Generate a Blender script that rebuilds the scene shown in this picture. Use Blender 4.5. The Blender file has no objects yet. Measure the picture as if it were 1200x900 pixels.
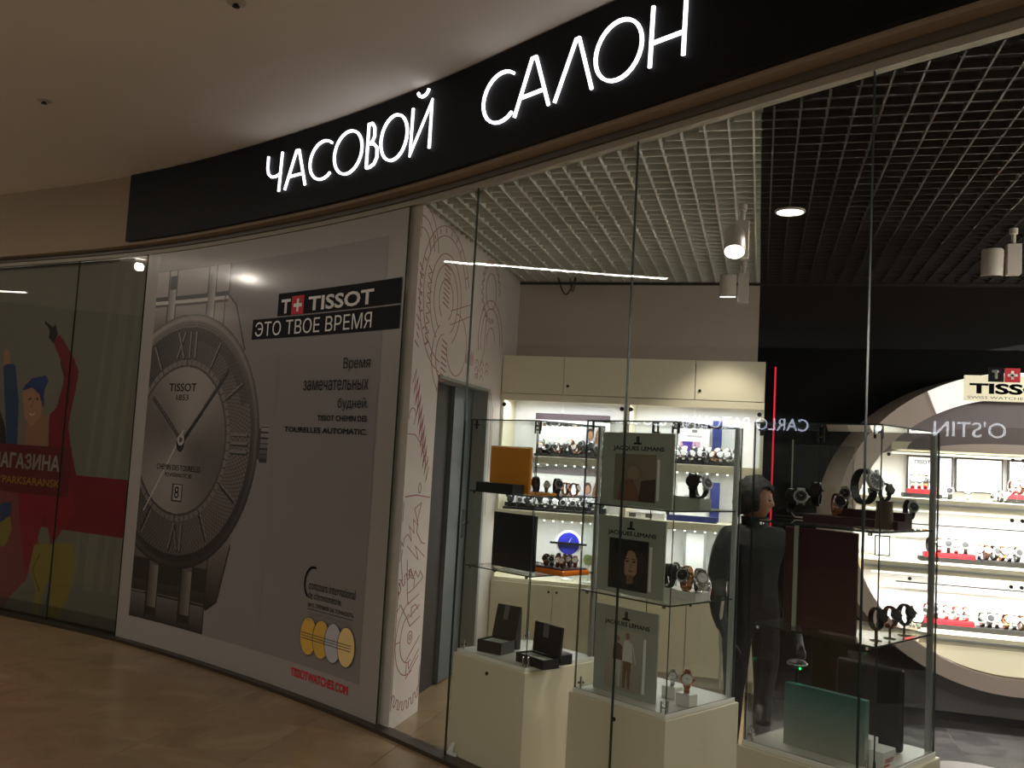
import bpy, bmesh, math, random
import numpy as np
from mathutils import Vector, Matrix
random.seed(7)
PI = math.pi
scene = bpy.context.scene
COL = scene.collection

# ------------------------------------------------------------------ camera
H = 1.55
FPX, VX, VY, YAW = 1069.858, 764.690, 13639.321, 0.268264      # focal length in pixels of 1200x900, zenith point, yaw to the room
def _basis():
    up = np.array([VX, VY, -FPX]); up /= np.linalg.norm(up)
    fw = np.array([0, 0, -1.]); fh = fw - up*(fw@up); fh /= np.linalg.norm(fh)
    rt = np.cross(fh, up); c, s = math.cos(YAW), math.sin(YAW)
    return rt*c - fh*s, fh*c + rt*s, up
BX, BY, BZ = _basis()
cam_d = bpy.data.cameras.new('camera'); cam = bpy.data.objects.new('camera', cam_d); COL.objects.link(cam)
m3 = Matrix([[BX[0], BX[1], BX[2]], [BY[0], BY[1], BY[2]], [BZ[0], BZ[1], BZ[2]]])
cam.matrix_world = Matrix.Translation((0, 0, H)) @ m3.to_4x4()
cam_d.sensor_fit = 'HORIZONTAL'; cam_d.sensor_width = 36; cam_d.lens = FPX/1200*36; cam_d.clip_start = .05; cam_d.clip_end = 200
scene.camera = cam
def ray(px, py):
    d = np.array([px-600, -(py-450), -FPX]); return np.array([d@BX, d@BY, d@BZ])
def onz(px, py, z): r = ray(px, py); k = (z-H)/r[2]; return (r[0]*k, r[1]*k)
def ony(px, py, y): r = ray(px, py); k = y/r[1]; return (r[0]*k, H+r[2]*k)       # -> x, z
def onx(px, py, x): r = ray(px, py); k = x/r[0]; return (r[1]*k, H+r[2]*k)       # -> y, z

# ------------------------------------------------------------------ world, exposure
scene.view_settings.view_transform = 'Standard'
try: scene.view_settings.look = 'None'
except Exception: pass
scene.view_settings.gamma = 1; scene.view_settings.use_curve_mapping = False
scene.view_settings.exposure = 0.0
scene.cycles.transparent_max_bounces = 40
scene.cycles.max_bounces = 10
w = bpy.data.worlds.new('world'); scene.world = w; w.use_nodes = True
w.node_tree.nodes['Background'].inputs[0].default_value = (1, .95, .88, 1)
w.node_tree.nodes['Background'].inputs[1].default_value = 0.9

LAMP = dict(tube=26, corr=17, letters=2.6, cab=7, cabmid=5.0, niche=44, spot=24, down=26, shopfill=24, pendant=34)  # corr, shopfill and pendant drive lamps added out of view as fill

def area(name, loc, sx, sy, power, col=(1, .95, .88), rot=(0, 0, 0), spread=180):
    l = bpy.data.lights.new(name, 'AREA'); l.shape = 'RECTANGLE'; l.size = sx; l.size_y = sy; l.energy = power; l.color = col
    l.spread = math.radians(spread)
    o = bpy.data.objects.new(name, l); COL.objects.link(o); o.location = loc; o.rotation_euler = rot
    return o
def spot(name, loc, power, rot=(0, 0, 0), ang=110, col=(1, .92, .82), rad=.05):
    l = bpy.data.lights.new(name, 'SPOT'); l.energy = power; l.spot_size = math.radians(ang); l.spot_blend = .6; l.color = col; l.shadow_soft_size = rad
    o = bpy.data.objects.new(name, l); COL.objects.link(o); o.location = loc; o.rotation_euler = rot
    return o
WARM = (1, .9, .78)
# corridor: added fill downlights behind the viewer and the ceiling tube whose mirror image shows in the glass
CORR = [(-3.0, -.3), (-4.2, -3.0), (-1.2, -2.4), (1.6, -1.4), (-8.05, 4.72)]
for i, (x, y) in enumerate(CORR):
    if i < 4: spot('corridor_real_and_fill_light', (x, y, 3.53), LAMP['corr']*4, ang=150, col=WARM, rad=.08)  # the first four are added out of view to light the corridor
    else:
        l = bpy.data.lights.new('corridor_real_and_fill_light', 'POINT'); l.energy = 15; l.color = WARM; l.shadow_soft_size = .045; o = bpy.data.objects.new('corridor_real_and_fill_light', l); COL.objects.link(o); o.location = (x, y, 3.47)
area('corridor_tube_light', (-6.1, 3.165, 3.513), .044, 1.97, LAMP['tube'], col=(1, .9, .78))

# ------------------------------------------------------------------ materials
def lin(c):
    c = c/255.; return c/12.92 if c <= .04045 else ((c+.055)/1.055)**2.4
def C(r, g, b): return (lin(r), lin(g), lin(b), 1)
MATS = {}
def mat(name, col, rough=.5, metal=0, noise=0., nscale=8., emit=0, ecol=None, coat=0, bump=0, bscale=60, spec=.5):
    if name in MATS: return MATS[name]
    m = bpy.data.materials.new(name); m.use_nodes = True; nt = m.node_tree; b = nt.nodes['Principled BSDF']
    b.inputs['Roughness'].default_value = rough; b.inputs['Metallic'].default_value = metal
    b.inputs['Coat Weight'].default_value = coat; b.inputs['Coat Roughness'].default_value = .09
    b.inputs['Specular IOR Level'].default_value = spec
    tc = nt.nodes.new('ShaderNodeTexCoord'); nz = nt.nodes.new('ShaderNodeTexNoise'); nz.inputs['Scale'].default_value = nscale
    nz.inputs['Detail'].default_value = 4
    nt.links.new(tc.outputs['Object'], nz.inputs['Vector'])
    mx = nt.nodes.new('ShaderNodeMix'); mx.data_type = 'RGBA'
    k = noise
    mx.inputs[6].default_value = tuple(c*(1-k) for c in col[:3])+(1,); mx.inputs[7].default_value = tuple(min(1, c*(1+k)) for c in col[:3])+(1,)
    nt.links.new(nz.outputs['Fac'], mx.inputs[0]); nt.links.new(mx.outputs[2], b.inputs['Base Color'])
    if bump:
        n2 = nt.nodes.new('ShaderNodeTexNoise'); n2.inputs['Scale'].default_value = bscale; nt.links.new(tc.outputs['Object'], n2.inputs['Vector'])
        bp = nt.nodes.new('ShaderNodeBump'); bp.inputs['Strength'].default_value = bump; bp.inputs['Distance'].default_value = .005
        nt.links.new(n2.outputs['Fac'], bp.inputs['Height']); nt.links.new(bp.outputs[0], b.inputs['Normal'])
    if emit:
        b.inputs['Emission Color'].default_value = ecol or col; b.inputs['Emission Strength'].default_value = emit
    MATS[name] = m; return m
def glass_mat(name, tint, refl=.05, gloss=(1, 1, 1, 1)):
    if name in MATS: return MATS[name]
    m = bpy.data.materials.new(name); m.use_nodes = True; nt = m.node_tree; nt.nodes.clear()
    out = nt.nodes.new('ShaderNodeOutputMaterial'); mx = nt.nodes.new('ShaderNodeMixShader'); tr = nt.nodes.new('ShaderNodeBsdfTransparent')
    gl = nt.nodes.new('ShaderNodeBsdfGlossy'); gl.inputs['Roughness'].default_value = 0.0; gl.inputs[0].default_value = gloss
    tr.inputs[0].default_value = tint
    lw = nt.nodes.new('ShaderNodeLayerWeight'); lw.inputs[0].default_value = .5
    pw = nt.nodes.new('ShaderNodeMath'); pw.operation = 'POWER'; pw.inputs[1].default_value = 5
    ml = nt.nodes.new('ShaderNodeMath'); ml.operation = 'MULTIPLY_ADD'; ml.inputs[1].default_value = 1-refl; ml.inputs[2].default_value = refl
    nt.links.new(lw.outputs['Facing'], pw.inputs[0]); nt.links.new(pw.outputs[0], ml.inputs[0]); nt.links.new(ml.outputs[0], mx.inputs[0])
    nt.links.new(tr.outputs[0], mx.inputs[1]); nt.links.new(gl.outputs[0], mx.inputs[2]); nt.links.new(mx.outputs[0], out.inputs[0])
    MATS[name] = m; return m
def print_mat(name, rough=.45, coat=.0):
    if name in MATS: return MATS[name]
    m = bpy.data.materials.new(name); m.use_nodes = True; nt = m.node_tree; b = nt.nodes['Principled BSDF']
    a = nt.nodes.new('ShaderNodeVertexColor'); a.layer_name = 'Col'; nt.links.new(a.outputs[0], b.inputs['Base Color'])
    b.inputs['Roughness'].default_value = rough; b.inputs['Coat Weight'].default_value = coat; b.inputs['Coat Roughness'].default_value = .1
    MATS[name] = m; return m
def tile_mat(name, c1, c2, vein, rough, scale=3.):
    m = bpy.data.materials.new(name); m.use_nodes = True; nt = m.node_tree; b = nt.nodes['Principled BSDF']
    g = nt.nodes.new('ShaderNodeNewGeometry'); n1 = nt.nodes.new('ShaderNodeTexNoise'); n1.inputs['Scale'].default_value = scale; n1.inputs['Detail'].default_value = 6
    n1.inputs['Distortion'].default_value = .8
    oi = nt.nodes.new('ShaderNodeObjectInfo'); va = nt.nodes.new('ShaderNodeVectorMath'); va.operation = 'ADD'
    vm = nt.nodes.new('ShaderNodeVectorMath'); vm.operation = 'SCALE'; vm.inputs[0].default_value = (7, 3, 5); nt.links.new(oi.outputs['Random'], vm.inputs['Scale'])
    nt.links.new(g.outputs['Position'], va.inputs[0]); nt.links.new(vm.outputs[0], va.inputs[1]); nt.links.new(va.outputs[0], n1.inputs['Vector'])
    cr = nt.nodes.new('ShaderNodeValToRGB'); e = cr.color_ramp.elements
    e[0].position = .3; e[0].color = c1; e[1].position = .7; e[1].color = c2
    k = e.new(.52); k.color = vein
    k2 = e.new(.47); k2.color = tuple((a+b_)/2 for a, b_ in zip(c1, c2))
    nt.links.new(n1.outputs['Fac'], cr.inputs[0]); nt.links.new(cr.outputs[0], b.inputs['Base Color']); b.inputs['Roughness'].default_value = rough
    MATS[name] = m; return m

M = dict(
 wall=mat('warm_wall_paint', C(142, 124, 100), .8, noise=.03, nscale=3, bump=.05),
 ceil=mat('corridor_ceiling_paint', C(228, 220, 208), .85, noise=.03, nscale=2),
 inner=mat('shop_wall_paint', C(176, 160, 148), .8, noise=.03, nscale=4),
 mural=mat('mural_wall_paint', C(206, 196, 188), .7, noise=.02),
 line=mat('mural_line_ink', C(150, 84, 78), .7, noise=.1),
 black=mat('black_paint', C(11, 11, 12), .75, noise=.1, spec=.12),
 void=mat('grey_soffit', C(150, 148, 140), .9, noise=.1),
 signface=mat('black_acrylic', C(5, 5, 8), .55, noise=.05, spec=.2),
 letter=mat('white_letter_light', C(255, 255, 255), .4, emit=LAMP['letters'], ecol=(.93, .93, 1, 1)),
 channel=mat('bronze_channel', C(84, 76, 66), .5, .1, noise=.15),
 trim=mat('beige_trim', C(150, 142, 124), .5, noise=.05),
 rail=mat('floor_rail_metal', C(80, 70, 60), .4, .7, noise=.15, nscale=20),
 edge=mat('glass_edge_green', C(34, 52, 46), .4, noise=.2, spec=.3),
 gridw=mat('white_grid_metal', C(206, 206, 198), .5, noise=.03),
 gridb=mat('black_grid_metal', C(26, 25, 24), .5, 0, noise=.05, spec=.3),
 lam=mat('cream_laminate', C(214, 206, 180), .45, noise=.015, nscale=5),
 lamw=mat('white_laminate', C(226, 224, 214), .4, noise=.015, nscale=5),
 niche=mat('niche_white', C(232, 232, 236), .5, noise=.01),
 steel=mat('brushed_aluminium', C(176, 178, 176), .35, .4, noise=.08, nscale=30),
 chrome=mat('chrome', C(205, 205, 208), .12, 1, noise=.05),
 dark=mat('dark_metal', C(40, 38, 38), .35, .6, noise=.1),
 blk=mat('black_leatherette', C(16, 16, 18), .5, noise=.2, nscale=30, bump=.1),
 maroon=mat('maroon_board', C(62, 22, 24), .5, noise=.08),
 brown=mat('brown_suede', C(98, 78, 62), .8, noise=.15, nscale=30),
 amber=mat('amber_gloss_card', C(240, 156, 40), .25, noise=.04, coat=.5),
 orange=mat('orange_gloss', C(226, 120, 28), .2, noise=.04, coat=.6),
 red=mat('red_felt', C(205, 26, 38), .6, noise=.05),
 white=mat('white_plastic', C(235, 235, 232), .4, noise=.01),
 lampw=mat('lamp_white_metal', C(190, 180, 168), .45, noise=.02),
 greycard=mat('grey_green_card', C(158, 163, 152), .6, noise=.03),
 ink=mat('dark_print_ink', C(14, 14, 16), .6, noise=.05, spec=.15),
 inkred=mat('red_print_ink', C(205, 20, 38), .6, noise=.03),
 inkwhite=mat('white_print_ink', C(236, 234, 228), .6, noise=.01),
 inkyellow=mat('yellow_print_ink', C(206, 162, 62), .6, noise=.02),
 inkgrey=mat('grey_print_ink', C(110, 106, 104), .6, noise=.02),
 banner=mat('banner_white_vinyl', C(146, 139, 132), .38, noise=.01, nscale=2, coat=.4),
 bannerg=mat('banner_grey_vinyl', C(124, 118, 114), .38, noise=.015, nscale=2, coat=.4),
 blue=mat('navy_card', C(34, 42, 110), .5, noise=.05),
 cream=mat('cream_sign_face', C(236, 226, 196), .5, noise=.01, emit=.55, ecol=C(240, 230, 200)),
 ringm=mat('ring_warm_grey', C(186, 170, 160), .5, noise=.02),
 purple=mat('niche_grey_mauve', C(128, 118, 122), .6, noise=.03),
 lightbox=mat('lightbox_face', C(250, 250, 250), .5, emit=1.6, ecol=(1, 1, .98, 1)),
 bulb=mat('led_bulb', C(255, 255, 255), .4, emit=7, ecol=(.95, .98, 1, 1)),
 bulbw=mat('led_bulb_warm', C(255, 240, 200), .4, emit=7, ecol=(1, .86, .6, 1)),
 disc=mat('downlight_lens', C(255, 255, 255), .4, emit=14, ecol=(1, .97, .92, 1)),
 tube=mat('tube_lens', C(255, 250, 240), .4, emit=40, ecol=(1, .93, .85, 1)),
 door=mat('door_grey_green', C(96, 104, 102), .5, noise=.03),
 dark_room=mat('dark_brown_panel', C(48, 44, 38), .7, noise=.1),
 frame=mat('door_frame_grey', C(140, 142, 136), .5, noise=.03),
 skin=mat('skin', C(170, 116, 88), .55, noise=.05),
 hair=mat('dark_hair', C(16, 12, 11), .7, noise=.3, nscale=60, bump=.6, bscale=150),
 jacket=mat('black_jacket', C(9, 9, 10), .75, noise=.15, nscale=25, bump=.2),
 trouser=mat('charcoal_trousers', C(10, 10, 12), .8, noise=.15),
 plinth=mat('dark_plinth', C(12, 12, 13), .5, noise=.1),
 gold=mat('rose_gold', C(196, 140, 110), .22, 1, noise=.05),
 dialw=mat('white_dial', C(225, 225, 222), .4, noise=.02),
 dialb=mat('black_dial', C(18, 18, 22), .35, noise=.05),
 strapbr=mat('brown_strap', C(78, 48, 34), .6, noise=.15),
 teal=None,
)
gf = glass_mat('storefront_glass', (.86, .87, .85, 1), .028)
gi_ = glass_mat('storefront_glass_inner_face', (.97, .98, .97, 1), .004)
gc = glass_mat('case_glass', (.955, .968, .96, 1), .03)
gd = glass_mat('cabinet_glass', (.975, .98, .98, 1), .02)
acr = glass_mat('clear_acrylic', (.88, .88, .87, 1), .06)
M['tile'] = tile_mat('beige_marble_tile', C(130, 108, 80), C(156, 134, 104), C(142, 118, 86), .22, 2.2)
M['tileb'] = tile_mat('black_stone_tile', C(52, 50, 50), C(64, 61, 60), C(72, 69, 67), .25, 4)
M['grout'] = mat('floor_grout', C(120, 98, 70), .8, noise=.1)
M['groutb'] = mat('light_grout', C(120, 116, 108), .8, noise=.1)

# ------------------------------------------------------------------ object helpers
def tag(o, label, cat, group=None, kind=None):
    if label: o['label'] = label
    if cat: o['category'] = cat
    if group: o['group'] = group
    if kind: o['kind'] = kind
    return o
def empty(name, loc=(0, 0, 0), rz=0):
    o = bpy.data.objects.new(name, None); COL.objects.link(o); o.location = loc; o.rotation_euler = (0, 0, rz); o.empty_display_size = .1
    return o
def thing(name, label, cat, loc=(0, 0, 0), rz=0, group=None):
    return tag(empty(name, loc, rz), label, cat, group)
class MB:
    """collects solids; build() links them as ONE mesh object"""
    def __init__(s): s.v = []; s.f = []; s.m = []; s.mi = 0; s.sm = []
    def add(s, vs, fs, smooth=False):
        n = len(s.v); s.v += [tuple(v) for v in vs]; s.f += [tuple(n+i for i in f) for f in fs]; s.m += [s.mi]*len(fs); s.sm += [smooth]*len(fs); return s
    def box(s, x0, x1, y0, y1, z0, z1, rot=None, at=None):
        vs = [(x, y, z) for x in (x0, x1) for y in (y0, y1) for z in (z0, z1)]
        if rot is not None:
            vs = [tuple(rot @ Vector(v)) for v in vs]
        if at is not None: vs = [(v[0]+at[0], v[1]+at[1], v[2]+at[2]) for v in vs]
        return s.add(vs, [(0, 1, 3, 2), (4, 6, 7, 5), (0, 4, 5, 1), (2, 3, 7, 6), (0, 2, 6, 4), (1, 5, 7, 3)])
    def prism(s, poly, f0, f1):
        """poly: 2D outline; f0,f1 map a 2D point to the near and far 3D point"""
        n = len(poly); vs = [f0(*p) for p in poly]+[f1(*p) for p in poly]
        fs = [tuple(range(n)), tuple(range(2*n-1, n-1, -1))]+[(i, i+n, (i+1) % n+n, (i+1) % n) for i in range(n)]
        return s.add(vs, fs)
    def tube(s, path, r, n=8, cap=True):
        P = [Vector(p) for p in path]; rr = r if isinstance(r, (list, tuple)) else [r]*len(P); vs = []; up = Vector((0, 0, 1))
        t0 = (P[1]-P[0]).normalized(); a = t0.cross(up)
        if a.length < .1: a = t0.cross(Vector((1, 0, 0)))
        a.normalize()
        for i, p in enumerate(P):
            t = (P[min(i+1, len(P)-1)]-P[max(i-1, 0)]).normalized(); a = (a-t*a.dot(t)).normalized(); b = t.cross(a)
            vs += [p+(a*math.cos(2*PI*k/n)+b*math.sin(2*PI*k/n))*rr[i] for k in range(n)]
        fs = [(i*n+k, i*n+(k+1) % n, (i+1)*n+(k+1) % n, (i+1)*n+k) for i in range(len(P)-1) for k in range(n)]
        if cap: fs += [tuple(range(n-1, -1, -1)), tuple((len(P)-1)*n+k for k in range(n))]
        return s.add(vs, fs, True)
    def lathe(s, prof, n=24, c=(0, 0, 0), axis='z', rot=None):
        """prof: list of (radius, height)"""
        vs = []
        for r, h in prof:
            for k in range(n):
                a = 2*PI*k/n; x, y = r*math.cos(a), r*math.sin(a)
                v = Vector((x, y, h)) if axis == 'z' else (Vector((x, h, y)) if axis == 'y' else Vector((h, x, y)))
                if rot is not None: v = rot @ v
                vs.append((v[0]+c[0], v[1]+c[1], v[2]+c[2]))
        fs = [(i*n+k, i*n+(k+1) % n, (i+1)*n+(k+1) % n, (i+1)*n+k) for i in range(len(prof)-1) for k in range(n)]
        fs += [tuple(range(n-1, -1, -1)), tuple((len(prof)-1)*n+k for k in range(n))]
        return s.add(vs, fs, True)
    def ribbon(s, pts, width, mp, d0, d1, closed=False):
        """stroke of a 2D polyline; mp(a,b,d) maps to 3D, from depth d0 to d1"""
        P = [np.array(p, float) for p in pts]; n = len(P); L = []; R = []
        for i in range(n):
            a = P[(i-1) % n] if (closed or i > 0) else P[i]; c = P[(i+1) % n] if (closed or i < n-1) else P[i]
            t1 = P[i]-a; t2 = c-P[i]
            t1 = t1/np.linalg.norm(t1) if np.linalg.norm(t1) > 1e-9 else None; t2 = t2/np.linalg.norm(t2) if np.linalg.norm(t2) > 1e-9 else None
            if t1 is None: t1 = t2
            if t2 is None: t2 = t1
            nn = np.array([-(t1+t2)[1], (t1+t2)[0]]); l = np.linalg.norm(nn)
            nn = nn/l if l > 1e-6 else np.array([-t1[1], t1[0]])
            k = 1/max(.45, nn@np.array([-t1[1], t1[0]])); L.append(P[i]+nn*width/2*k); R.append(P[i]-nn*width/2*k)
        vs = []
        for i in range(n): vs += [mp(*L[i], d1), mp(*R[i], d1), mp(*R[i], d0), mp(*L[i], d0)]
        fs = []
        for i in range(n if closed else n-1):
            j = (i+1) % n
            for k in range(4): fs.append((4*i+k, 4*i+(k+1) % 4, 4*j+(k+1) % 4, 4*j+k))
        if not closed: fs += [(3, 2, 1, 0), (4*n-4, 4*n-3, 4*n-2, 4*n-1)]
        return s.add(vs, fs)
    def mesh(s, name, mats):
        me = bpy.data.meshes.new(name); me.from_pydata(s.v, [], s.f)
        for m in (mats if isinstance(mats, (list, tuple)) else [mats]): me.materials.append(m)
        if any(s.m): me.polygons.foreach_set('material_index', s.m)
        bm = bmesh.new(); bm.from_mesh(me); bmesh.ops.recalc_face_normals(bm, faces=bm.faces); bm.to_mesh(me); bm.free()
        me.polygons.foreach_set('use_smooth', s.sm)
        if any(s.sm):
            try: me.set_sharp_from_angle(angle=math.radians(40))
            except Exception: pass
        me.update(); return me
    def build(s, name, mats, parent=None, label=None):
        o = bpy.data.objects.new(name, s.mesh(name, mats)); COL.objects.link(o)
        if parent: o.parent = parent
        if label: o['label'] = label
        return o
def inst(name, me, parent=None, loc=(0, 0, 0), rz=0):
    o = bpy.data.objects.new(name, me); COL.objects.link(o); o.location = loc; o.rotation_euler = (0, 0, rz)
    if parent: o.parent = parent
    return o
def struct(o): o['kind'] = 'structure'; return o
def bevel(o, wd=.003, seg=2):
    b = o.modifiers.new('bevel', 'BEVEL'); b.width = wd; b.segments = seg; b.limit_method = 'ANGLE'; return o

# text as flat mesh, fitted into a rectangle of the 2D surface coordinates
from mathutils.geometry import delaunay_2d_cdt
def text(s, a0, a1, b0, b1, mp, m, parent, name='lettering', label=None, bold=0., mirror=False, depth=None, shear=0):
    cu = bpy.data.curves.new('t', 'FONT'); cu.body = s; cu.size = 1; cu.offset = bold; cu.resolution_u = 3; cu.shear = shear; cu.fill_mode = 'NONE'
    o = bpy.data.objects.new('t', cu); COL.objects.link(o); bpy.context.view_layer.update()
    me = bpy.data.meshes.new_from_object(o.evaluated_get(bpy.context.evaluated_depsgraph_get()))
    bpy.data.objects.remove(o); bpy.data.curves.remove(cu)
    c2_ = [Vector(v.co[:2]) for v in me.vertices]; ed = [tuple(e.vertices) for e in me.edges]; bpy.data.meshes.remove(me)
    vs_, _, tri, *_r = delaunay_2d_cdt(c2_, ed, [], 0, 1e-5)
    A_ = np.array([c2_[a][:] for a, b in ed]); B_ = np.array([c2_[b][:] for a, b in ed]); fs = []
    for f in tri:
        x, y = sum((vs_[i] for i in f), Vector((0, 0)))/len(f)
        up = (A_[:, 1] <= y) & (B_[:, 1] > y); dn = (A_[:, 1] > y) & (B_[:, 1] <= y); cr = (B_[:, 0]-A_[:, 0])*(y-A_[:, 1])-(x-A_[:, 0])*(B_[:, 1]-A_[:, 1])
        if np.sum(up & (cr > 0))-np.sum(dn & (cr < 0)) != 0: fs.append(tuple(f))
    if bold:
        vs_ = [Vector(v) for v in vs_]
        for (ax, ay), (bx_, by_) in zip(A_, B_):
            d = np.array([bx_-ax, by_-ay]); L = np.linalg.norm(d)
            if L < 1e-6: continue
            d = d/L*bold; n_ = (-d[1], d[0]); k = len(vs_)
            vs_ += [Vector((ax-d[0]+n_[0], ay-d[1]+n_[1])), Vector((ax-d[0]-n_[0], ay-d[1]-n_[1])), Vector((bx_+d[0]-n_[0], by_+d[1]-n_[1])), Vector((bx_+d[0]+n_[0], by_+d[1]+n_[1]))]; fs.append((k, k+1, k+2, k+3))
    co = np.array([v[:] for v in vs_]); lo, hi = co.min(0), co.max(0)
    u = (co[:, 0]-lo[0])/(hi[0]-lo[0]); v = (co[:, 1]-lo[1])/(hi[1]-lo[1])
    mb = MB(); mb.add([mp(a0+(a1-a0)*uu, b0+(b1-b0)*vv) for uu, vv in zip(u, v)], fs)
    me = bpy.data.meshes.new(name); me.from_pydata(mb.v, [], mb.f); me.materials.append(m)
    ob = bpy.data.objects.new(name, me); COL.objects.link(ob); ob.parent = parent
    if depth:
        so = ob.modifiers.new('solid', 'SOLIDIFY'); so.thickness = depth; so.offset = 0
    if label: ob['label'] = label
    return ob

# ------------------------------------------------------------------ painted prints (flat pictures): colours per cell of a fine mesh
class Paint:
    def __init__(s, a0, a1, b0, b1, cell, bg):
        s.a0, s.b0 = a0, b0; s.na = max(2, int((a1-a0)/cell)); s.nb = max(2, int((b1-b0)/cell)); s.ca = (a1-a0)/s.na; s.cb = (b1-b0)/s.nb
        A, B = np.meshgrid(a0+(np.arange(s.na)+.5)*s.ca, b0+(np.arange(s.nb)+.5)*s.cb); s.A, s.B = A, B
        s.c = np.zeros(A.shape+(3,)); s.c[:] = bg
    def fill(s, mask, col, al=1.):
        if callable(col): col = col(s.A[mask], s.B[mask])
        s.c[mask] = s.c[mask]*(1-al)+np.array(col)*al
    def pmask(s, pts):
        m = np.zeros(s.A.shape, bool); n = len(pts)
        for i in range(n):
            (x0, y0), (x1, y1) = pts[i], pts[(i+1) % n]
            if y0 == y1: continue
            c = ((y0 > s.B) != (y1 > s.B)) & (s.A < (x1-x0)*(s.B-y0)/(y1-y0)+x0); m ^= c
        return m
    def poly(s, pts, col, al=1.): s.fill(s.pmask(pts), col, al)
    def rect(s, a0, a1, b0, b1, col, al=1.): s.fill((s.A >= a0) & (s.A <= a1) & (s.B >= b0) & (s.B <= b1), col, al)
    def ell(s, a, b, ra, rb, col, al=1.): s.fill(((s.A-a)/ra)**2+((s.B-b)/rb)**2 <= 1, col, al)
    def line(s, pts, wd, col, al=1.):
        m = np.zeros(s.A.shape, bool)
        for (x0, y0), (x1, y1) in zip(pts[:-1], pts[1:]):
            dx, dy = x1-x0, y1-y0; L = dx*dx+dy*dy+1e-12
            t = np.clip(((s.A-x0)*dx+(s.B-y0)*dy)/L, 0, 1); m |= (s.A-x0-t*dx)**2+(s.B-y0-t*dy)**2 <= (wd/2)**2
        s.fill(m, col, al)
    def build(s, name, mp, m, parent, label=None):
        na, nb = s.na, s.nb
        ea = s.a0+np.arange(na+1)*s.ca; eb = s.b0+np.arange(nb+1)*s.cb
        P = np.array([[mp(a, b) for a in ea] for b in (eb[0], eb[-1])])       # surfaces are ruled vertically
        t = np.linspace(0, 1, nb+1)[:, None, None]; V = (P[0][None]*(1-t)+P[1][None]*t).reshape(-1, 3)
        i, j = np.meshgrid(np.arange(na), np.arange(nb)); k = (j*(na+1)+i).ravel()
        F = np.stack([k, k+1, k+na+2, k+na+1], 1)
        me = bpy.data.meshes.new(name); me.vertices.add(len(V)); me.vertices.foreach_set('co', V.ravel())
        me.loops.add(F.size); me.loops.foreach_set('vertex_index', F.ravel()); me.polygons.add(len(F))
        me.polygons.foreach_set('loop_start', np.arange(len(F))*4); me.polygons.foreach_set('loop_total', np.full(len(F), 4)); me.update(calc_edges=True)
        at = me.color_attributes.new('Col', 'FLOAT_COLOR', 'CORNER')
        cc = np.concatenate([s.c.reshape(-1, 3), np.ones((len(F), 1))], 1); at.data.foreach_set('color', np.repeat(cc, 4, 0).ravel())
        me.materials.append(m); o = bpy.data.objects.new(name, me); COL.objects.link(o); o.parent = parent
        if label: o['label'] = label
        return o
def c3(r, g, b): return np.array([lin(r), lin(g), lin(b)])

# ------------------------------------------------------------------ the curved storefront line
PTS = np.array([(-9, 7.02), (-6.5, 6.48), (-4.68, 6.04), (-3.3, 5.50), (-2.0, 4.84), (-.561, 3.905), (.346, 3.29), (.745, 3.034), (2.2, 2.05), (3.4, 1.25)])
def _spl(P, n=24):
    out = []
    for i in range(len(P)-1):
        p0 = P[max(i-1, 0)]; p1 = P[i]; p2 = P[i+1]; p3 = P[min(i+2, len(P)-1)]; d1 = np.linalg.norm(p2-p1)
        m1 = (p2-p0)/(d1+(np.linalg.norm(p1-p0) if i > 0 else 0))*d1
        m2 = (p3-p1)/(np.linalg.norm(p3-p2)+d1)*d1 if i < len(P)-2 else (p2-p1)
        for t in np.linspace(0, 1, n, endpoint=False):
            out.append((2*t**3-3*t**2+1)*p1+(t**3-2*t**2+t)*m1+(-2*t**3+3*t**2)*p2+(t**3-t**2)*m2)
    out.append(P[-1]); return np.array(out)
FL = _spl(PTS); FS = np.concatenate([[0], np.cumsum(np.linalg.norm(np.diff(FL, axis=0), axis=1))]); SMAX = FS[-1]
FT = np.gradient(FL, axis=0); FT /= np.linalg.norm(FT, axis=1)[:, None]; FN = np.stack([FT[:, 1], -FT[:, 0]], 1)   # towards the corridor
def pf(s, z, o=0.):
    x = np.interp(s, FS, FL[:, 0])+np.interp(s, FS, FN[:, 0])*o; y = np.interp(s, FS, FL[:, 1])+np.interp(s, FS, FN[:, 1])*o
    return (float(x), float(y), z)
def pfo(o): return lambda s, z: pf(s, z, o)
def hit(px, py, o=0.):
    r = ray(px, py); G = FL+FN*o; c = r[0]*G[:, 1]-r[1]*G[:, 0]
    i = [k for k in np.where(c[:-1]*c[1:] <= 0)[0] if G[k]@r[:2] > 0][0]; t = c[i]/(c[i]-c[i+1]); P = G[i]*(1-t)+G[i+1]*t
    return (FS[i]*(1-t)+FS[i+1]*t, H+r[2]*np.linalg.norm(P)/np.linalg.norm(r[:2]))
def fy(x): return float(np.interp(x, FL[:, 0], FL[:, 1]))      # y of the storefront at x
def fx(y): return float(np.interp(-y, -FL[:, 1], FL[:, 0]))
def band(mb, s0, s1, z0, z1, o0, o1, step=.1):
    ss = [s0]+[k*step for k in range(int(s0/step)+1, int(s1/step)+1) if s0+1e-3 < k*step < s1-1e-3]+[s1]
    vs = []
    for s in ss: vs += [pf(s, z0, o0), pf(s, z0, o1), pf(s, z1, o1), pf(s, z1, o0)]
    fs = [(4*i+k, 4*i+(k+1) % 4, 4*i+4+(k+1) % 4, 4*i+4+k) for i in range(len(ss)-1) for k in range(4)]+[(3, 2, 1, 0), tuple(4*len(ss)-4+k for k in range(4))]
    mb.add(vs, fs); return mb

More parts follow.
